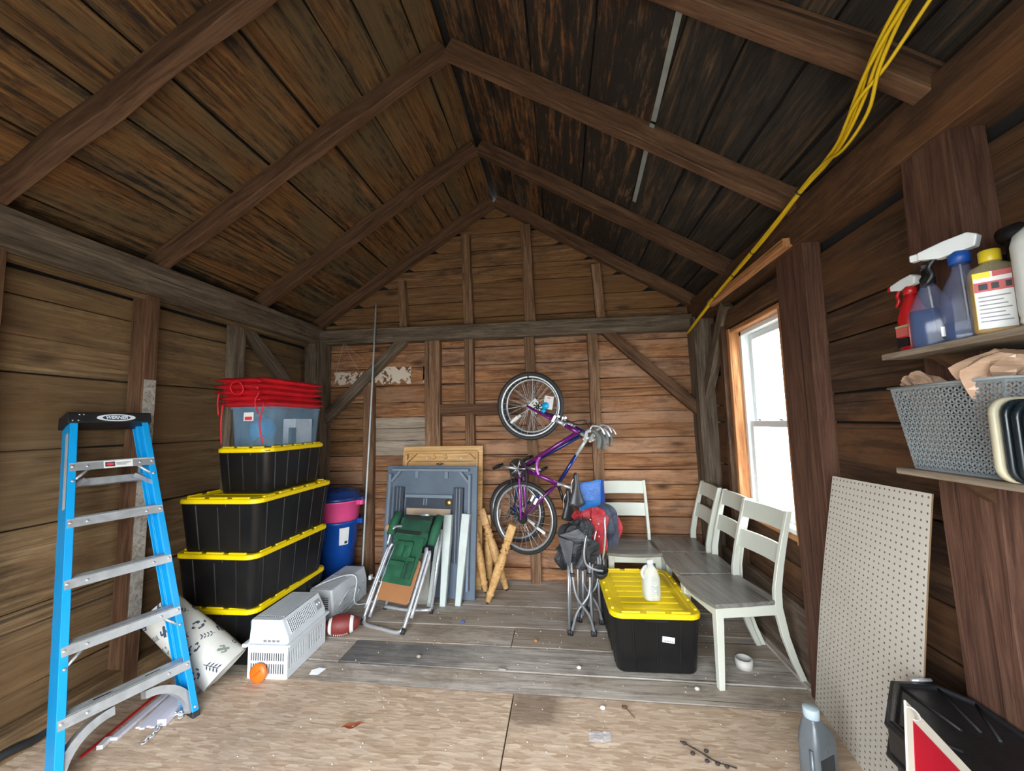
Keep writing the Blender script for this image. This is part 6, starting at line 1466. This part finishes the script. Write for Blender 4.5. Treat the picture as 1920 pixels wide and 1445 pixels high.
# ================================================================== black octagonal box, red sign, oil bottle
M_VIN = plain('black_vinyl', (0.012, 0.013, 0.015), 0.38, var=0.3, scale=7, bstr=0.25, bscale=90)
def oct_box():
    poly = [(1.09, 1.575), (0.925, 1.375), (0.925, 1.02), (1.02, 0.86), (1.22, 0.86), (1.262, 0.95), (1.262, 1.50), (1.21, 1.575)]
    cx = sum(p[0] for p in poly)/8; cy = sum(p[1] for p in poly)/8
    t = thing('padded_box', 'black vinyl padded box with cut corners at the lower right', 'box', (cx, cy, 0.0))
    def ring(z, k): return [(cx+(x-cx)*k, cy+(y-cy)*k, z) for x, y in poly]
    MB().loft([ring(0.0, 0.93), ring(0.52, 0.95)], 0, False).build('body', M_VIN, t, world=True, bevel=0.006)
    MB().loft([ring(0.50, 0.96), ring(0.515, 1.0), ring(0.60, 1.0), ring(0.618, 0.985), ring(0.622, 0.93), ring(0.610, 0.90)], 0, False).build('lid', M_VIN, t, world=True, bevel=0.006, seg=2)
    for k, z in ((0.992, 0.606), (1.003, 0.52)):
        MB().tube(ring(z, k), 0.009, 8, closed=True).build('piping', M_RUB, t, world=True)
    # seams dividing the padded top into panels
    for i in range(8):
        x, y = poly[i]; a = Vector((cx+(x-cx)*0.92, cy+(y-cy)*0.92, 0.613)); b = Vector((cx+(x-cx)*0.40, cy+(y-cy)*0.40, 0.613))
        MB().tube([a, b], 0.004, 6).build('seam', M_RUB, t, world=True)
    MB().loft([[(x*0.4, y*0.4, z) for x, y, z in [(p[0]-cx, p[1]-cy, 0) for p in poly]] and [(cx+(x-cx)*0.90, cy+(y-cy)*0.90, z) for x, y in poly] for z in (0.606, 0.6105)], 0, False).build('top_pad', M_VIN, t, world=True)
    MB().tube([(1.14, 1.565, 0.624), (1.20, 1.565, 0.628)], 0.006, 6).build('latch', M_CHROME, t, world=True)
oct_box()
def red_sign():
    A = Vector((0.749, 1.05, 0.876)); e1 = Vector((-0.067, -0.08, -0.098)).normalized(); e2 = Vector((0.206, 0.10, -0.221)); e2 = (e2-e1*e1.dot(e2)).normalized()
    n_ = e1.cross(e2); 
    if n_.y > 0: n_ = -n_
    M = Matrix((e2, e1, n_)).transposed().to_4x4(); M.translation = A
    t = thing('metal_sign', 'red sign with cream border propped against the black box', 'sign', M=M)
    H, W_ = 0.29, 0.33
    MB().box(0, W_, 0, H, -0.004, 0).build('plate', plain('cream_enamel', (0.62, 0.56, 0.46), 0.4), t, bevel=0.001)
    MB().box(0.028, W_-0.028, 0.028, H-0.028, 0.0, 0.001).build('red_field', plain('red_enamel', (0.45, 0.010, 0.025), 0.4, var=0.08), t)
    MB().tube([(0.022+0.016*math.cos(a), 0.016+0.006*math.cos(a), 0.010*math.sin(a)+0.004) for a in [2*PI*k/18 for k in range(18)]], 0.0018, 6, closed=True).build('hanging_ring', M_CHROME, t)
    tx = MB(); tx.box(0.13, 0.142, 0.10, 0.20, 0.001, 0.0016); tx.box(0.13, 0.18, 0.10, 0.112, 0.001, 0.0016); tx.build('white_lettering', M_WHITE, t)
red_sign()
t = thing('oil_bottle', 'grey motor oil bottle with a pale blue cap on the strand board', 'bottle', (0.985, 1.86, 0.0), 0.5)
M_OIL = plain('silver_grey_plastic', (0.13, 0.15, 0.165), 0.32, 0.25, var=0.12)
MB().loft([rrect(a, b, min(a, b)*0.5, 4, z, cx, 0) for a, b, z, cx in ((0.060, 0.038, 0.0, 0), (0.066, 0.042, 0.008, 0), (0.066, 0.042, 0.20, 0), (0.060, 0.040, 0.235, 0), (0.036, 0.032, 0.275, -0.014), (0.026, 0.026, 0.295, -0.02), (0.026, 0.026, 0.30, -0.02))], 0, True).build('body', M_OIL, t)
MB().lathe([(0.026, 0.298), (0.029, 0.300), (0.029, 0.332), (0.026, 0.336), (0.001, 0.336)], 24, M=TR(-0.02, 0, 0)).build('cap', plain('ice_blue_cap', (0.40, 0.50, 0.55), 0.4), t)
MB().tube(spline([(0.055, 0, 0.10), (0.082, 0, 0.14), (0.080, 0, 0.21), (0.045, 0, 0.245)], 5), 0.012, 8).build('handle', M_OIL, t)
MB().box(-0.05, 0.03, -0.0435, -0.041, 0.04, 0.17).build('label', plain('dark_label', (0.02, 0.025, 0.03), 0.4), t); MB().box(-0.035, 0.0, -0.039, -0.030, 0.205, 0.235).build('window_strip', plain('ice_strip', (0.45, 0.52, 0.56), 0.3), t)
for x in (-0.067, 0.067): MB().tube([(x, -0.02, 0.02), (x, -0.02, 0.20)], 0.008, 8).build('edge_rib', M_OIL, t)

# ================================================================== yellow cables along the right-hand plate
M_CAB = plain('yellow_cable_jacket', (0.70, 0.46, 0.01), 0.4, var=0.08)
ctr = [(1.215, 3.86, 2.335), (1.215, 3.45, 2.41), (1.215, 3.05, 2.48), (1.20, 2.37, 2.555), (1.165, 1.935, 2.59), (1.14, 1.72, 2.585), (1.10, 1.56, 2.571), (1.05, 1.392, 2.597), (1.02, 1.276, 2.628), (1.0, 1.127, 2.68), (0.98, 0.9, 2.72), (0.9, 0.45, 2.75)]
labs = ['yellow cable of the bundle lying closest to the plate', 'yellow cable hanging lowest in the bundle', 'yellow cable in the middle of the bundle', 'yellow cable splitting off to the right at the top of the picture', 'yellow cable sagging out of the bundle by the big rafter']
rnd = random.Random(3)
for k in range(5):
    a0 = k*2*PI/5; pts = []
    for i, p in enumerate(ctr):
        loose = (0.006, 0.008, 0.009, 0.008, 0.006, 0.008, 0.009, 0.014, 0.017, 0.015, 0.02, 0.03)[i]
        a = a0+i*0.9; pts.append(Vector(p)+Vector((math.cos(a)*loose, 0, math.sin(a)*loose)))
    if k == 3: pts[8] += Vector((0.035, 0, 0.01)); pts[9] += Vector((0.06, 0, 0.02)); pts[10] += Vector((0.08, 0, 0.03))
    if k == 4: pts[7] += Vector((0.02, 0, -0.03)); pts[6] += Vector((0.01, 0, -0.025))
    single(MB().tube(spline(pts, 6), 0.0062, 7), 'yellow_cable', M_CAB, labs[k], 'cable', pts[0], 'yellow cables along the right-hand plate')
for k, (y, z) in enumerate(((1.935, 2.59), (2.5, 2.542), (2.8, 2.51), (3.15, 2.465))):
    zx = (1.165, 1.205, 1.21, 1.215)[k]; zt = MB().tube([(zx+0.016*math.cos(a), y, z+0.016*math.sin(a)) for a in [2*PI*j/14 for j in range(14)]], 0.003, 6, closed=True); zt.tube([(zx, y, z+0.016), (zx-0.015, y+0.01, z+0.045)], 0.0025, 5)
    single(zt, 'zip_tie', M_BLKP, ['black zip tie on the cable bundle under the second rafter', 'black zip tie on the cables above the window post', 'black zip tie on the cables over the window', 'black zip tie nearest the lower end of the cables'][k], 'zip tie', (zx, y, z), 'zip ties on the yellow cables')

# ================================================================== litter on the floor
M_LEAF = plain('dry_leaf', (0.13, 0.06, 0.03), 0.8, var=0.3)
fb_ = MB().grid(lambda u, v: (0.075+0.105*u, 2.025+0.06*v, 0.004+0.010*abs(mnoise.noise(Vector((u*6, v*5, 1))))+0.003), 14, 10)
single(fb_, 'plastic_bag', clearmat('crinkled_film', (0.75, 0.76, 0.80), 0.55, 0.12), 'small clear crinkled plastic bag on the strand board', 'bag', (0.125, 2.05, 0.0))
tw = MB().tube(spline([(0.50, 2.07, 0.006), (0.56, 2.02, 0.010), (0.62, 1.97, 0.008), (0.70, 1.945, 0.006)], 5), 0.003, 6)
for p in ((0.515, 2.055), (0.535, 2.0), (0.585, 1.965), (0.625, 1.955), (0.66, 1.945), (0.60, 2.02)): tw.ball((p[0], p[1], 0.010), 0.011, 0.008, 0.007, 8, 5)
single(tw, 'dry_twig', plain('dark_twig', (0.035, 0.025, 0.022), 0.8), 'dry twig with dark seed clusters on the strand board', 'twig', (0.60, 2.0, 0.0))
lf = MB().grid(lambda u, v: (-1.16+0.10*u, 1.99+0.035*u+0.03*(v-0.5)*math.sin(PI*u)*1.4, 0.004+0.008*abs(v-0.5)+0.004*math.sin(u*9)), 10, 4)
single(lf, 'dry_leaf', plain('rust_leaf', (0.30, 0.075, 0.03), 0.7), 'curled rust-brown leaf on the strand board at left', 'leaf', (-1.11, 2.0, 0.0))
st_ = MB().tube(spline([(0.265, 2.285, 0.004), (0.29, 2.24, 0.010), (0.315, 2.20, 0.004)], 4), 0.0025, 5); st_.ball((0.275, 2.265, 0.008), 0.014, 0.010, 0.007, 8, 5)
single(st_, 'dry_twig', M_LEAF, 'short dry stem near the edge of the strand board', 'twig', (0.285, 2.24, 0.0))
for k, (x, y, c_, lab) in enumerate(((-0.808, 3.055, (0.05, 0.12, 0.40), 'small blue plastic crumb on the floorboards'), (-0.235, 2.85, (0.36, 0.17, 0.06), 'orange-brown wood chip on the floorboards'), (-0.985, 2.60, (0.35, 0.30, 0.22), 'pale nut shell on the dark stained floorboard'), (0.05, 2.58, (0.7, 0.7, 0.68), 'white plaster crumb on the floorboards'), (0.70, 2.45, (0.55, 0.52, 0.48), 'pale crumb near the front of the tote'), (0.16, 2.25, (0.65, 0.63, 0.58), 'white crumb in the dark patch of strand board'))):
    g = MB().ball((x, y, 0.010), 0.016, 0.012, 0.010, 7, 5); single(g, 'floor_crumb', plain('crumb_%d' % k, c_, 0.8), lab, 'crumb', (x, y, 0.0))
met = MB().box(-0.026, 0.026, -0.009, 0.009, 0.0, 0.010, M=TR(-0.42, 2.53, 0.0, rz=-0.1)); single(met, 'hinge_piece', M_ALU, 'small grey metal piece in the floorboard seam', 'scrap', (-0.42, 2.53, 0.0), bevel=0.002)
# specks of plaster and grit nobody could count
sp = MB(); rnd = random.Random(11)
for _ in range(260):
    x, y = rnd.uniform(-1.6, 1.2), rnd.uniform(1.4, 3.3); r = rnd.uniform(0.0015, 0.0045); sp.ball((x, y, r*0.6), r*1.3, r, r*0.7, 5, 3)
o = single(sp, 'floor_grit', plain('pale_grit', (0.5, 0.47, 0.42), 0.9), 'pale grit scattered over the shed floor', 'grit', (0, 2.4, 0)); o['kind'] = 'stuff'
# cobweb strands in the back left corner
cw = MB()
for a, b in (((-2.27, 3.80, 2.40), (-2.40, 3.86, 2.03)), ((-2.27, 3.80, 2.40), (-2.12, 3.84, 2.10)), ((-2.27, 3.80, 2.40), (-2.05, 3.83, 2.20)), ((-2.35, 3.84, 2.2), (-2.10, 3.84, 2.15))):
    cw.tube([a, Vector(a).lerp(Vector(b), 0.5)+Vector((0, 0, -0.012)), b], 0.0022, 4)
o = single(cw, 'cobweb', plain('dusty_web', (0.35, 0.33, 0.30), 0.9), 'dusty cobweb strands under the tie beam in the left corner', 'cobweb', (-2.27, 3.8, 2.4)); o['kind'] = 'stuff'
